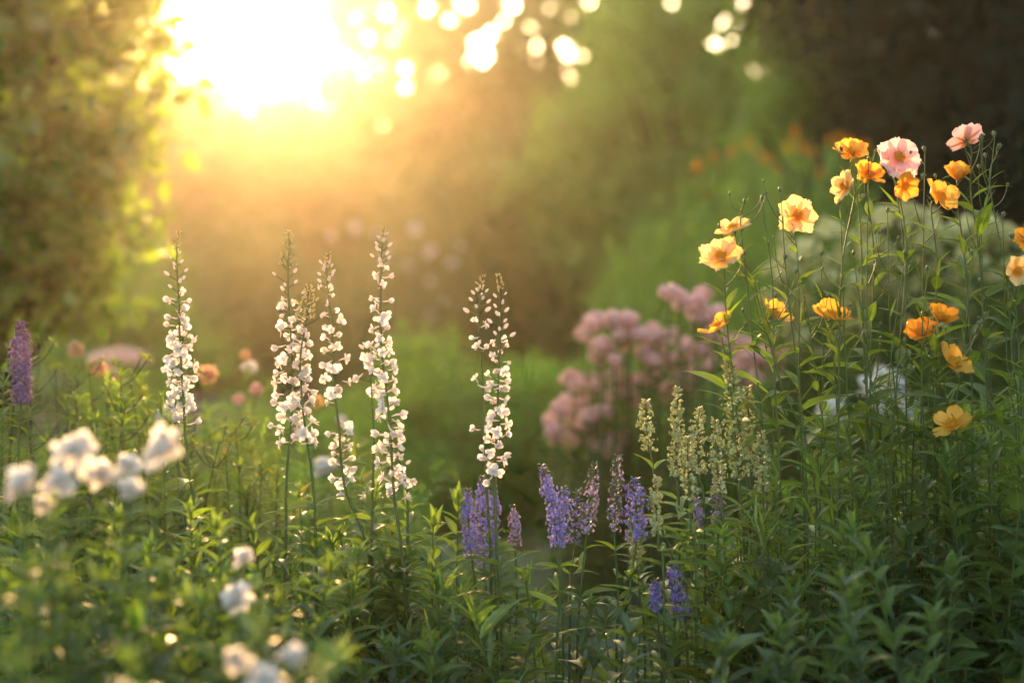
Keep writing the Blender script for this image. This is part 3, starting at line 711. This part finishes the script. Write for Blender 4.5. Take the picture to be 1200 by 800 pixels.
spike("purple_spike", "plump purple flower spike with a rosy brown tip, alone at the bed's edge", [(24, 378), (24, 420), (25, 470), (22, 520), (20, 620), (24, 760)], 2.45, 474, 30, 3.2, 'purple', 'plum', None, 1, 1.25, leafy=6, tipm='plum')
BG = "violet veronica spikes between the larkspurs and the cosmos"
for i, (lb_, pxs, Y, yb, wd, pr, m_) in enumerate([
    ("violet veronica spike directly behind the slender larkspur pair, on its open side", [(549, 575), (549, 610), (553, 655), (562, 720), (570, 790)], 2.36, 655, 20, 1, 'violet'),
    ("tallest violet veronica in the clump behind the larkspur pair", [(565, 560), (566, 600), (567, 655), (572, 720), (575, 790)], 2.38, 660, 22, 1, 'violet'),
    ("violet veronica spike tucked close behind the thick-flowered larkspur", [(580, 572), (578, 610), (576, 650), (582, 720)], 2.42, 650, 18, 1, 'violet'),
    ("pale mauve veronica spike on the outer side of the larkspur pair", [(602, 594), (603, 615), (604, 650), (606, 700), (604, 780)], 2.38, 637, 16, 1, 'mauve'),
    ("bright violet veronica leaning outward, the most vivid of its clump", [(635, 546), (641, 565), (648, 600), (654, 650), (656, 700), (652, 790)], 2.28, 640, 22, 1, 'violet'),
    ("broad violet veronica in the middle of the leaning clump", [(662, 572), (658, 600), (657, 640), (659, 700), (660, 790)], 2.32, 640, 26, .9, 'violet'),
    ("mauve veronica spike going to seed with a pale thin tip", [(696, 544), (694, 580), (688, 620), (680, 700), (676, 790)], 2.33, 625, 20, .55, 'mauve'),
    ("veronica spike mostly green in seed, next to the broad violet plume", [(724, 535), (722, 575), (720, 620), (724, 700), (722, 790)], 2.33, 620, 20, .35, 'mauve'),
    ("broad violet plume on a thin arching stalk over the silvery carpet", [(745, 562), (745, 590), (746, 630), (738, 690), (728, 780)], 2.30, 634, 34, 1, 'violet'),
    ("low deep-blue veronica spike over the dark gap, the outer of two", [(768, 680), (768, 700), (772, 740), (776, 790)], 2.25, 714, 16, 1, 'violet'),
    ("low deep-blue veronica spike over the dark gap, the larger of two", [(788, 660), (792, 690), (800, 720), (806, 790)], 2.25, 726, 26, 1, 'violet'),
    ("small purple veronica spike at the foot of the pale seed spikes", [(816, 580), (818, 600), (822, 640), (832, 700), (845, 790)], 2.30, 622, 14, .9, 'mauve'),
    ("slender purple veronica spike next to the cosmos foliage", [(842, 556), (842, 590), (841, 640), (838, 720)], 2.32, 622, 18, .9, 'mauve'),
    ("thin greenish veronica with few violet florets left", [(678, 575), (676, 600), (672, 650), (668, 720)], 2.36, 640, 16, .35, 'violet')]):
    spike("veronica_spike", lb_, pxs, Y, yb, wd, 2.3, m_, 'stem', BG, 20 + i, 1.1, pr, whorls=max(6, int((yb - pxs[0][1]) / 6)), leafy=5 if i not in (6, 7, 8) else 7)
SG = "pale seed spikes beside the cosmos"
for i, (lb_, pxs, Y, yb, wd) in enumerate([
    ("short cream seed spike nearest the violet plume", [(757, 470), (757, 500), (764, 540), (776, 620), (790, 700)], 2.30, 530, 22),
    ("thin green seed spike between the two cream ones", [(794, 455), (793, 500), (792, 550), (796, 640)], 2.34, 560, 18),
    ("loose cream seed spike with a bent tip", [(820, 478), (817, 510), (820, 560), (826, 640)], 2.30, 556, 24),
    ("tallest pale seed spike, dense and whitish", [(853, 424), (857, 460), (862, 520), (868, 580), (872, 680)], 2.29, 560, 30),
    ("greenish seed spike half behind the tallest one", [(876, 455), (878, 500), (880, 560), (884, 660)], 2.36, 560, 22),
    ("grey-mauve seed spike in front of the blurred white blossoms", [(1042, 440), (1046, 480), (1050, 540), (1052, 640)], 2.42, 505, 26),
    ("wispy pale green spike right before the loose cream one", [(806, 512), (806, 550), (810, 620), (816, 690)], 2.22, 585, 20),
    ("wispy pale green spike between the loose cream one and the tallest", [(838, 492), (840, 540), (846, 600), (850, 680)], 2.27, 580, 20),
    ("wispy pale green spike farthest into the cosmos leaves", [(892, 506), (893, 550), (896, 620), (900, 690)], 2.25, 580, 20),
    ("wispy pale green spike beside the broad violet plume", [(770, 560), (768, 590), (772, 640), (778, 700)], 2.22, 625, 16),
    ("short brownish seed spike low beside the dark gap", [(740, 610), (744, 640), (750, 700), (756, 780)], 2.32, 660, 18),
    ("small buff seed spike over the yellow-green leaves", [(874, 590), (873, 620), (875, 690)], 2.3, 640, 16)]):
    spike("seed_spike", lb_, pxs, Y, yb, wd * 1.08, 1.6, 'dried', 'budg', SG, 60 + i, 1.15, .6, leafy=7, leafm='leaf_y')

# ------------------------------------------------------------------ white pompon flowers of the near bush
def pompon_mesh(seed):
    mb = MB(); r = np.random.default_rng(seed)
    for n_, tilt, L_ in ((12, .0, .025), (10, .42, .021), (8, .85, .017), (5, 1.2, .012)):
        petal_ring(mb, n_, L_, L_ * .62, tilt, .15, jit=.34, seed=seed * 9 + n_, r0=.001, curl=.2, segs=(3, 3), notch=.15)
    me = mb.mesh("flower"); me.materials.append(M['whitef']); return me
POM = [pompon_mesh(s) for s in (1, 2, 3)]
PG = "white double flowers on the near bush"
def pompon(label, x, y, Y, s, basepx=None, seed=0, leaves=True):
    r = np.random.default_rng(seed + 300)
    tip = np.array(P(x, y, Y)); b = np.array(P((basepx or (x + r.uniform(-30, 30)), 900)[0], 900, Y)); b[2] = 0
    path = bez(b, tip, (r.normal() * .02, 0, 0), 16); base = b
    t = thing("white_flower", label, "flower", base, PG); rel = path - base
    sm = MB(); tube(sm, rel, np.linspace(.003, .0015, len(rel)), 6); sm.obj("stem", M['stem'], t)
    child("flower", POM[seed % 3], t, orient(rel[-1], (r.normal() * .4, -.8 + r.normal() * .3, 1), r.uniform(0, 6), s / 50 * Y / 1.38))
    
    lb = MB(); stem_leaves(lb, rel, .45, .96, 12, .085, .05, (.2, .6), r=r, whorl=2); lb.obj("foliage", M['leaf'], t)
for i, (l_, x, y, Y, s) in enumerate([
    ("large white double flower, the upper of the pair nearest the purple spike", 88, 531, 1.55, 54),
    ("large flat-topped white flower, alone under the first tall larkspur", 193, 527, 1.55, 52),
    ("white shaggy flower at the outer end of the near cluster", 30, 568, 1.45, 50),
    ("smaller white flower tucked under the upper one of the near cluster", 68, 566, 1.5, 40),
    ("white flower in the middle of the near cluster", 120, 558, 1.6, 40),
    ("round white flower at the inner end of the near cluster", 152, 574, 1.55, 32),
    ("small white flower above the round one of the near cluster", 150, 546, 1.7, 30),
    ("tiny white flower low in the near cluster", 52, 592, 1.5, 24),
    ("small round white flower alone among leaves, the upper of two", 287, 655, 1.75, 29),
    ("small white flower among leaves, the lower of two with a leaf before it", 278, 700, 1.65, 38),
    ("little white flower near the bottom under the two among leaves", 278, 775, 1.4, 34),
    ("pale pinkish flower near the bottom, the higher of the two close ones", 343, 770, 1.4, 34),
    ("pale pinkish flower at the very bottom edge", 310, 797, 1.3, 40),
    ("small white blurred flower in the far bed by the tallest larkspurs", 382, 548, 3.2, 30)]):
    pompon(l_, x, y, Y, s, seed=i)

# ------------------------------------------------------------------ leafy stems that fill the bed
def leafy_mesh(h, seed, n, L, frac=.35, whorl=2, tm=(LEAF_A, LEAF_B)):
    r = np.random.default_rng(seed + 1000)
    path = bez((0, 0, -.03), (r.normal() * .04, r.normal() * .04, h), (r.normal() * .03, r.normal() * .03, 0), 24)
    sm = MB(); tube(sm, path, np.linspace(.003, .0012, 24), 5)
    lb = MB(); stem_leaves(lb, path, frac, .985, n, L, L * .55, (.25, .75), tm, r=r, whorl=whorl)
    stem_leaves(lb, path, .97, .999, 5, L * .5, L * .3, (.9, 1.2), tm, r=r)
    return sm.mesh("stem"), lb.mesh("foliage")
PROTO = {}
for h in (.45, .6, .75, .9, 1.05):
    for s in range(3):
        PROTO[(h, s, 'b')] = leafy_mesh(h, s + int(h * 100), 21, .105, max(.1, 1 - .48 / h))
        PROTO[(h, s, 'n')] = leafy_mesh(h, s + int(h * 100) + 50, 24, .082, max(.1, 1 - .45 / h), 3, (LEAF_B, LEAF_B, LEAF_N))
LEAF_C = leaf_t(1, .46, .35, .4, 7, .38, .9, .05)
for h in (.45, .6, .75, .9, 1.05):
    for s in range(3):
        PROTO[(h, s, 'c')] = leafy_mesh(h, s + int(h * 100) + 80, 13, .085, max(.1, 1 - .40 / h), 2, (LEAF_C,))
        PROTO[(h, s, 'g')] = leafy_mesh(h, s + int(h * 100) + 20, 26, .16, max(.05, 1 - .5 / h), 1, (LEAF_N, LEAF_B))
MV = {}
def mesh_with(me, m):
    k = (me.name, m)
    if k not in MV:
        c = me.copy(); c.materials.clear(); c.materials.append(M[m]); MV[k] = c
    return MV[k]
def leafy(px, py, Y, kind, m, label, group, r):
    tip = P(px, py, Y); hs = (.45, .6, .75, .9, 1.05); h = min(hs, key=lambda q: abs(q - tip.z)); s = tip.z / h
    st, fo = PROTO[(h, int(r.integers(3)), kind)]
    t = thing("leafy_stem", label, "plant", (tip.x, tip.y, 0), group)
    t.rotation_euler = (r.normal() * .04, r.normal() * .04, r.uniform(0, 6.28)); t.scale = (s ** .5 if s < 1 else 1, s ** .5 if s < 1 else 1, s)
    child("stem", mesh_with(st, 'stem'), t, Matrix()); child("foliage", mesh_with(fo, m), t, Matrix())
def envelope(pts, x): xs, ys = zip(*pts); return float(np.interp(x, xs, ys))
def fill(n, x0, x1, env, Y0, Y1, kind, ms, label, group, seed, drop=120, p=1.5):
    r = np.random.default_rng(seed)
    for i in range(n):
        x = x0 + (x1 - x0) * (i + r.random()) / n; Y = r.uniform(Y0, Y1)
        leafy(x, envelope(env, x) + drop * r.random() ** p, Y, kind, ms[int(r.integers(len(ms)))], label, group, r)
G1 = "leafy stems of the bed under the cosmos"
fill(46, 770, 1230, [(770, 640), (830, 570), (900, 520), (1000, 480), (1100, 470), (1230, 420)], 2.25, 2.7, 'n', ('leaf_y', 'leaf_lime', 'leaf', 'leaf_y'), "narrow-leaved green stem in the thick growth under the cosmos", G1, 1, 120)
fill(40, 800, 1240, [(800, 660), (900, 580), (1000, 540), (1240, 500)], 2.15, 2.35, 'b', ('leaf', 'leaf_y', 'leaf'), "broad-leaved green stem in the thick growth under the cosmos", "broad-leaved stems under the cosmos", 2, 160)
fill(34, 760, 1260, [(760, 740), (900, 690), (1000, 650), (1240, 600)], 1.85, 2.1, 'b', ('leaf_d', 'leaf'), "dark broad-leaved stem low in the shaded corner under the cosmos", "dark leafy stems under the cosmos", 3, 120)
fill(26, 360, 610, [(360, 640), (450, 600), (520, 585), (560, 640), (610, 720)], 2.2, 2.5, 'b', ('leaf', 'leaf'), "broad-leaved green stem at the feet of the white larkspurs", "leafy stems at the feet of the larkspurs", 4, 130)
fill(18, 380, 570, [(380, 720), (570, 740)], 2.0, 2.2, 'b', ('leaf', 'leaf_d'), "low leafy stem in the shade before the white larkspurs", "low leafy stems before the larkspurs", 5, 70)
fill(6, 620, 790, [(620, 700), (700, 690), (790, 690)], 2.2, 2.4, 'b', ('leaf', 'leaf_d'), "open leafy stem before the silvery ground cover", "leafy stems before the silvery carpet", 6, 110)
fill(30, -20, 380, [(-20, 570), (100, 590), (250, 600), (380, 640)], 1.75, 2.15, 'b', ('leaf', 'leaf_y', 'leaf'), "green leafy stem of the bush that bears the white double flowers", "leafy stems among the white double flowers", 7, 140)
fill(26, -20, 380, [(-20, 650), (380, 730)], 1.4, 1.75, 'b', ('leaf_d', 'leaf'), "dark leafy stem low among the white double flowers", "low leafy stems among the white double flowers", 8, 120)  # shadow of the low corner put into the darker leaf colour
fill(54, -10, 400, [(-10, 430), (100, 415), (180, 450), (300, 520), (400, 560)], 2.45, 2.95, 'n', ('leaf_y', 'leaf', 'leaf_y'), "airy yellow-green stem in the bed behind the white double flowers", "airy stems behind the white double flowers", 9, 110)
fill(50, 150, 560, [(150, 460), (300, 475), (420, 510), (560, 560)], 2.9, 3.9, 'n', ('leaf_y', 'leaf_lime'), "yellow-green stem in the glowing bed behind the larkspurs", "stems in the glowing bed behind the larkspurs", 10, 90)

fill(22, 800, 1240, [(800, 650), (900, 560), (1000, 510), (1240, 460)], 2.15, 2.5, 'g', ('leaf_y', 'leaf'), "grassy stem with long thin arching leaves under the cosmos", "grassy stems under the cosmos", 31, 160)
fill(16, 780, 1240, [(780, 690), (900, 620), (1000, 570), (1240, 520)], 2.05, 2.4, 'c', ('leaf', 'leaf_d'), "plant with oval leaves among the narrow-leaved stems under the cosmos", "oval-leaved plants under the cosmos", 32, 150)
fill(12, 370, 620, [(370, 660), (620, 690)], 2.1, 2.35, 'g', ('leaf', 'leaf_y'), "grassy stem with arching leaves at the feet of the larkspurs", "grassy stems at the feet of the larkspurs", 33, 100)
fill(14, -10, 370, [(-10, 610), (370, 680)], 1.6, 2.0, 'c', ('leaf', 'leaf_lime'), "oval-leaved plant among the white double flowers", "oval-leaved plants among the white double flowers", 34, 150)
# small brown-green seed heads over the back-left bed
def head_mesh(seed):
    q = np.random.default_rng(seed); mb = MB(); n = 16; d = q.normal(size=(n, 3)); d[:, 2] += .6
    scatter(mb, leaf_t(1, .3, .3, .2, 2, .4), np.zeros((n, 3)), frames(d), .013 * q.uniform(.6, 1.3, n))
    me = mb.mesh("seed_head"); me.materials.append(M['leaf_brown']); return me
HEADS = [head_mesh(k) for k in (1, 2, 3)]
def twig_stem(x, y, Y, seed):
    r = np.random.default_rng(seed + 5000); tip = P(x, y, Y); base = np.array((tip.x + r.normal() * .04, tip.y, 0)); rel = bez((0, 0, -.03), np.array(tip) - base, (r.normal() * .03, 0, 0), 20)
    t = thing("seedhead_plant", "twiggy plant with small brownish-green seed heads behind the white double flowers", "plant", base, "twiggy seed-head plants of the back bed")
    sm = MB(); hb = MB(); tube(sm, rel, np.linspace(.003, .001, 20), 5)
    for k in range(9):
        i = r.integers(11, 20); a = r.uniform(0, 6.3); e = rel[i] + np.array([math.cos(a) * .05, math.sin(a) * .05, .05]) * r.uniform(.4, 1.1)
        tube(sm, bez(rel[i], e, (0, 0, -.01), 5), [.0011] * 5, 4)
        child("seed_head", HEADS[r.integers(3)], t, orient(e, r.normal(size=3) * .4 + [0, 0, 1], r.uniform(0, 6), r.uniform(.8, 1.3)))
    sm.obj("stem", M['stem_d'], t)
    lb = MB(); stem_leaves(lb, rel, .4, .95, 14, .06, .03, (.4, .8), (LEAF_B,), r=r); lb.obj("foliage", M['leaf_y'], t)
r0 = np.random.default_rng(8)
for i in range(20):
    x = -10 + i * 15 + r0.uniform(-6, 6)
    twig_stem(x, np.interp(x, [0, 60, 110, 200, 320], [430, 425, 440, 470, 520]) + r0.uniform(-10, 45), r0.uniform(2.55, 3.1), i)

# small out-of-focus blooms in the back bed
def small_bloom(name, label, x, y, Y, s, m, group, seed, cat="flower"):
    r = np.random.default_rng(seed + 6000); tip = P(x, y, Y); base = np.array((tip.x, tip.y, 0)); rel = bez((0, 0, -.03), np.array(tip) - base, (r.normal() * .03, 0, 0), 10)
    t = thing(name, label, cat, base, group)
    sm = MB(); tube(sm, rel, np.linspace(.003, .0015, 10), 5); sm.obj("stem", M['stem'], t)
    R = s / F * Y / 2; fb = MB(); n = 60; d = r.normal(size=(n, 3)); d /= np.linalg.norm(d, axis=1, keepdims=True)
    scatter(fb, petal_t(1, .6, .3, .2, 3, 2), rel[-1] + d * R * .15, frames(d, roll=r.normal(size=n)), R * r.uniform(.7, 1, n)); fb.obj("flower", M[m], t)
    lb = MB(); stem_leaves(lb, rel, .4, .95, 9, .07, .04, (.3, .8), r=r, whorl=2); lb.obj("foliage", M['leaf_y'], t)
for i, (l_, x, y, Y, s, m) in enumerate([
    ("peach rose behind the purple spike, the upper of two", 88, 409, 3.5, 21, 'peach'), ("peach rose behind the purple spike, the lower of two", 115, 430, 3.5, 24, 'peach'),
    ("pink rose between the peach ones and the first larkspur", 135, 440, 3.6, 16, 'pink'), ("peach rose showing just beside the first larkspur", 244, 438, 3.5, 24, 'peach'),
    ("tiny peach bloom high in the glow behind the broad-tipped larkspur", 287, 416, 3.7, 12, 'peach'), ("small white bloom under the tiny peach one", 292, 431, 3.8, 18, 'white'),
    ("small pink bloom in the glowing bed beside the broad-tipped larkspur", 300, 456, 3.8, 15, 'pink'), ("faint pink bloom low in the glowing bed", 280, 468, 3.7, 15, 'pink'),
    ("blurred white rose at the foot of the first larkspur", 203, 480, 3.8, 24, 'white'), ("blurred white rose low beside the first larkspur's stem", 190, 490, 3.7, 18, 'white'),
    ("creamy bloom between the two leaning larkspurs", 400, 492, 3.6, 12, 'white'), ("pale yellow bloom against the tallest larkspur's stalk", 372, 470, 3.4, 16, 'yellow'),
    ("large blurred white blossom behind the cosmos, the wider of two", 1035, 458, 3.5, 62, 'whitef'), ("blurred white blossom behind the cosmos, the smaller of two", 975, 482, 3.5, 36, 'whitef'),
    ("blurred white blossom beside the wide one behind the cosmos", 1062, 480, 3.6, 40, 'whitef')]):
    small_bloom("garden_rose", l_, x, y, Y, s, m, None, i)
for i, (x0, l_) in enumerate([(125, "low drift of blurred pink flowers behind the peach roses"), (155, "low drift of blurred pink flowers nearer the first larkspur")]):
    t = thing("pink_flower_clump", l_, "plant", gnd(x0, 7), None)
    fb = MB(); r = np.random.default_rng(i); n = 150
    c = np.array([np.array(P(x0 + r.uniform(-20, 20), 417 + r.uniform(-7, 7), 7 + r.normal() * .1)) for _ in range(n)]) - np.array(gnd(x0, 7))
    scatter(fb, petal_t(1, .9, .1, .1, 2, 2), c, frames(r.normal(size=(n, 3))), .03); fb.obj("blossom", M['phlox'], t)
    lb = MB(); crown(lb, [(0, 0, .35, .18, .18, .4)], 40, 30, .06, .06, NL_T); lb.obj("foliage", M['leaf_lime'], t)

# blurred white blossoms on the bronze shrub
for i, (x, y, s) in enumerate([(388, 278, 12), (416, 268, 15), (440, 275, 10), (486, 270, 18), (504, 296, 16), (478, 312, 12), (530, 310, 15), (505, 330, 12), (505, 373, 16), (520, 355, 10), (452, 300, 11), (540, 290, 10)]):
    Yq = 13.2; tip = P(x, y, Yq); t = thing("white_rose_cane", "tall rose cane topped by a white bloom in the golden haze", "plant", (tip.x, tip.y, 0), "rose canes with white blooms in the haze")
    sm = MB(); tube(sm, bez((0, 0, -.05), (0, 0, tip.z), (.05, 0, 0), 8), np.linspace(.012, .005, 8), 5); sm.obj("stem", M['stem'], t)
    R = s / F * Yq / 2; fb = MB(); r = np.random.default_rng(i); n = 40; d = r.normal(size=(n, 3)); d /= np.linalg.norm(d, axis=1, keepdims=True)
    scatter(fb, petal_t(1, .7, .3, .2, 3, 2), d * R * .1 + [0, 0, tip.z], frames(d), R * r.uniform(.7, 1, n)); fb.obj("flower", M['whitef'], t)
    lb = MB(); crown(lb, [(0, 0, tip.z * .5, .12, .12, tip.z * .45)], 10, 12, .05, .06); lb.obj("foliage", M['leaf_brown'], t)

# ------------------------------------------------------------------ green ferny bushes, phlox, cream shrub, meadow
FB = "feathery green bushes behind the bed"
for i, (x, y, Y, l_) in enumerate([(400, 470, 6.5, "feathery green bush in the glow behind the leaning larkspurs"), (500, 420, 6.2, "feathery green bush just beside the tallest larkspur"), (560, 450, 5.9, "feathery green bush behind the slender pair of larkspurs"),
                          (640, 430, 6.0, "feathery green bush against the pink phlox"), (735, 480, 5.8, "feathery green bush behind and under the pink phlox"), (840, 480, 5.4, "feathery green bush between the phlox and the cosmos"), (300, 490, 6.6, "feathery green bush low in the glow behind the broad-tipped larkspur")]):
    b = [blob(x, y + 30, Y, .24, .25, .2), blob(x + 20, y + 60, Y, .26, .25, .2), blob(x + 15, y + 100, Y, .32, .3, .22), blob(x - 25, y + 115, Y, .3, .3, .22), blob(x, y + 150, Y, .34, .3, .2)]
    tree("feathery_bush", l_, "shrub", gnd(x, Y), b, 170, 40, .05, .065, M['leaf_fresh'], FB, .02, tmpl=NL_T, shell=.3)

def clusters(t, base, pts, R, fl_t, n, size, m, pname="flower_cluster", flat=.8):
    r = np.random.default_rng(len(pts)); mes = []
    for s in range(3):
        mb = MB(); d = r.normal(size=(n, 3)); d /= np.linalg.norm(d, axis=1, keepdims=True)
        p = d * R * r.uniform(.5, 1, n)[:, None] * [1, 1, flat]
        scatter(mb, fl_t, p, frames(np.cross(d, r.normal(size=(n, 3))), up=d), size * r.uniform(.7, 1.2, n)); me = mb.mesh(pname); me.materials.append(M[m]); mes.append(me)
    for i, p in enumerate(pts):
        s = r.uniform(.7, 1.25); child(pname, mes[i % 3], t, Matrix.Translation(Vector(np.array(p) - base)) @ Matrix.Rotation(r.uniform(0, 6), 4, 'Z') @ Matrix.Diagonal((s, s, s, 1)))
def flo5():
    mb = MB(); petal_ring(mb, 5, 1., .85, .1, 0, jit=.1, seed=4, segs=(2, 2)); return np.concatenate(mb.v), np.concatenate(mb.q), np.concatenate(mb.a)
F5 = flo5()
def shrub_with_clusters(name, label, cat, heads, Y, R, fm, lm, group, n, fsz, stems=True, leaf=.055, seed=0, flat=.8, dens=1.0):
    r = np.random.default_rng(seed + 70)
    cx = np.mean([h[0] for h in heads]); base = np.array(gnd(cx, Y)); t = thing(name, label, cat, base, group)
    pts = [np.array(P(x, y, Y + r.normal() * .12)) for x, y in heads]
    sm = MB(); lb = MB()
    for p in pts:
        q = p - base; path = bez((q[0] * .4, q[1] * .4, -.03), q, (q[0] * .2, 0, 0), 12); tube(sm, path, np.linspace(.004, .002, 12), 5)
        stem_leaves(lb, path, .3, .95, int(14 * dens), leaf * 1.5, leaf, (.1, .7), (LEAF_A,), r=r, whorl=2)
    sm.obj("stem", M['stem'], t); lb.obj("foliage", M[lm], t)
    clusters(t, base, pts, R, F5, n, fsz, fm, flat=flat)
PH = "pink phlox plants behind the veronicas"
rr_ = random.Random(3)
sets = [("tall pink phlox, topmost heads of the pink clump", [(820, 352), (828, 368), (812, 372), (835, 385), (790, 350), (822, 400)]),
        ("pink phlox with a broad group of heads, highest toward the larkspur side", [(710, 378), (735, 376), (700, 395), (722, 398), (745, 395), (712, 412), (690, 385)]),
        ("pink phlox filling the middle of the clump", [(760, 385), (770, 400), (785, 395), (755, 412), (790, 415), (772, 425), (765, 440), (800, 405)]),
        ("pink phlox whose heads spread low and wide", [(680, 445), (700, 448), (720, 440), (735, 450), (690, 462), (712, 465), (740, 465), (668, 448)]),
        ("pink phlox behind the cream seed spikes", [(800, 430), (815, 440), (785, 445), (830, 420), (845, 405), (775, 455), (805, 455)]),
        ("single-headed pink phlox low down, apart from the clump", [(660, 470), (650, 497), (658, 511)]),
        ("low pink phlox heads over the dark gap", [(680, 490), (700, 492), (690, 480), (712, 482), (705, 521), (722, 515), (716, 528)]),
        ("pale pink phlox half hidden behind the cosmos stalks", [(870, 405), (885, 418), (900, 412), (860, 425), (915, 425), (935, 420), (875, 440)])]
for i, (l_, hd) in enumerate(sets):
    shrub_with_clusters("pink_phlox", l_, "flower", [(x + rr_.uniform(-12, 12), y + rr_.uniform(-9, 9)) for x, y in hd for _ in (0, 1, 2)], 3.8 + .12 * i % .5, .023, 'phlox', 'leaf', PH, 34, .011, seed=i, dens=.5)
CG = "cream-flowered hydrangea bushes behind the cosmos"
for i, (x0, x1, l_) in enumerate([(900, 985, "cream-flowered bush directly behind the pale apricot cosmos"), (985, 1075, "cream-flowered bush under the large pink cosmos"), (1075, 1150, "cream-flowered bush behind the touching deep orange cosmos"), (1150, 1240, "cream-flowered bush at the far edge behind the cosmos")]):
    hd = []
    for k in range(40):
        x = rr_.uniform(x0, x1); top = np.interp(x, [900, 950, 1000, 1060, 1120, 1200], [285, 262, 250, 235, 255, 262]); hd.append((x, top + rr_.random() ** 1.3 * 160))
    shrub_with_clusters("cream_hydrangea", l_, "shrub", hd, 4.0 + .1 * i, .026, 'cream', 'leaf', CG, 22, .012, seed=20 + i, flat=.9, dens=1.3)

MG = "tall yellow-green perennials with orange tips"
r = np.random.default_rng(21)
def meadow_proto(seed):
    q = np.random.default_rng(seed); path = bez((0, 0, 0), (q.normal() * .05, 0, 1.0), (q.normal() * .05, 0, 0), 14)
    sm = MB(); tube(sm, path, np.linspace(.006, .003, 14), 5); lb = MB(); stem_leaves(lb, path, .15, .98, 46, .17, .09, (.5, 1.0), (leaf_t(1, .16, .3, .2, 3, .4, 1.),), r=q)
    fb = MB(); d = q.normal(size=(26, 3)); d[:, 2] = abs(d[:, 2]) + .4; d /= np.linalg.norm(d, axis=1, keepdims=True); scatter(fb, petal_t(1, .5, .1, .1, 2, 2), np.tile(path[-1], (26, 1)) + d * .03 * [[1, 1, 2.2]] * .6, frames(d), .02)
    return sm.mesh("stem"), lb.mesh("foliage"), fb.mesh("flower")
MP = [meadow_proto(s) for s in range(4)]
for i in range(64):
    fr = i / 63; x = 690 + 330 * ((i * 37) % 64) / 63; Y = r.uniform(7.4, 9.0)
    top = np.interp(x, [690, 760, 830, 900, 960, 1020], [300, 250, 195, 175, 165, 185]) + abs(r.normal()) * 28
    tip = P(x, top, Y); fl = top < 215 and i % 2 == 0
    t = thing("tall_perennial", "tall yellow-green perennial topped by a small orange flower" if fl else "tall yellow-green perennial without open flowers, before the evergreen", "plant", (tip.x, tip.y, 0), MG + (" in flower" if fl else ", leafy ones"))
    t.scale = (1.0, 1.0, tip.z); t.rotation_euler[2] = r.uniform(0, 6)
    a_, b_, c_ = MP[i % 4]
    child("stem", mesh_with(a_, 'stem'), t, Matrix()); child("foliage", mesh_with(b_, 'leaf_lime'), t, Matrix())
    if fl: child("flower", mesh_with(c_, 'orange2'), t, Matrix())

# ------------------------------------------------------------------ ground covers (uncountable)
def cover(name, label, x0, x1, y0, y1, h, n, size, m, tm=NL_T, seed=0):
    r = np.random.default_rng(seed + 44); mb = MB()
    x = r.uniform(x0, x1, n); y = r.uniform(y0, y1, n); cx_, cy_ = r.uniform(x0, x1, 420), r.uniform(y0, y1, 420); kk = r.integers(420, size=n); x = cx_[kk] + r.normal(size=n) * .055; y = cy_[kk] + r.normal(size=n) * .055; hh = h * (.62 + .38 * r.random(420))[kk] * np.exp(-((x - cx_[kk]) ** 2 + (y - cy_[kk]) ** 2) / .03); z = hh * r.random(n) ** .35
    d = r.normal(size=(n, 3)) * .6; d[:, 2] = np.abs(d[:, 2]) + .5
    scatter(mb, tm, np.stack([x, y, z], 1), frames(d, roll=r.normal(size=n)), size * r.uniform(.6, 1.3, n))
    return tag(mb.obj(name, M[m]), label, "ground cover", kind="stuff")
cover("silver_ground_cover", "low silvery-green carpet of fine leaves in the gap under the veronicas", -.6, .95, 3.1, 4.7, 0.33, 34000, .040, 'silver')
cover("low_undergrowth", "low dark greenery covering the soil of the flower bed", -2.2, 2.2, 1.3, 3.1, .42, 22000, .075, 'leaf_d', seed=1)
cover("bed_undergrowth", "soft yellow-green growth of the bed behind the larkspurs", -3.4, -.5, 3.0, 6.5, .55, 30000, .06, 'leaf_y', seed=2)
cover("right_undergrowth", "green growth of the bed behind the cosmos", .95, 3.4, 3.0, 6.5, .5, 22000, .06, 'leaf', seed=3)
cover("meadow_grass", "rough grass of the garden floor behind the beds", -9, 9, 6.5, 24, .28, 60000, .16, 'leaf_far', seed=4)

# near blurred leaves just in front of the lens's focus
def near_leaf(label, x, y, Y, L, m, n, seed):
    r = np.random.default_rng(seed + 31); tip = np.array(P(x, y, Y)); base = np.array((tip[0], tip[1], 0)); rel = bez((0, 0, -.03), tip - base, (.02, 0, 0), 14)
    t = thing("foreground_plant", label, "plant", base, None); sm = MB(); tube(sm, rel, np.linspace(.003, .0015, 14), 5); sm.obj("stem", M['stem'], t)
    lb = MB(); stem_leaves(lb, rel, .75, .99, n, L, L * .8, (.2, .7), (leaf_t(1, .45, .3, .5, 6, .4, 1.),), r=r, whorl=2); lb.obj("foliage", M[m], t)
near_leaf("very close blurred bright-green leafy tip at the bottom edge, beside the pinkish flower", 385, 762, .95, .05, 'leaf_lime', 6, 1)
near_leaf("close blurred leafy tip low among the dark leaves under the white cluster", 150, 745, 1.15, .05, 'leaf_y', 5, 2)
near_leaf("close blurred leafy tip in the dark bottom corner below the white cluster", 20, 770, 1.1, .06, 'leaf', 5, 3)
near_leaf("single bright-green close leaf in the bottom corner under the cosmos", 1205, 785, 1.2, .04, 'leaf_lime', 2, 4)
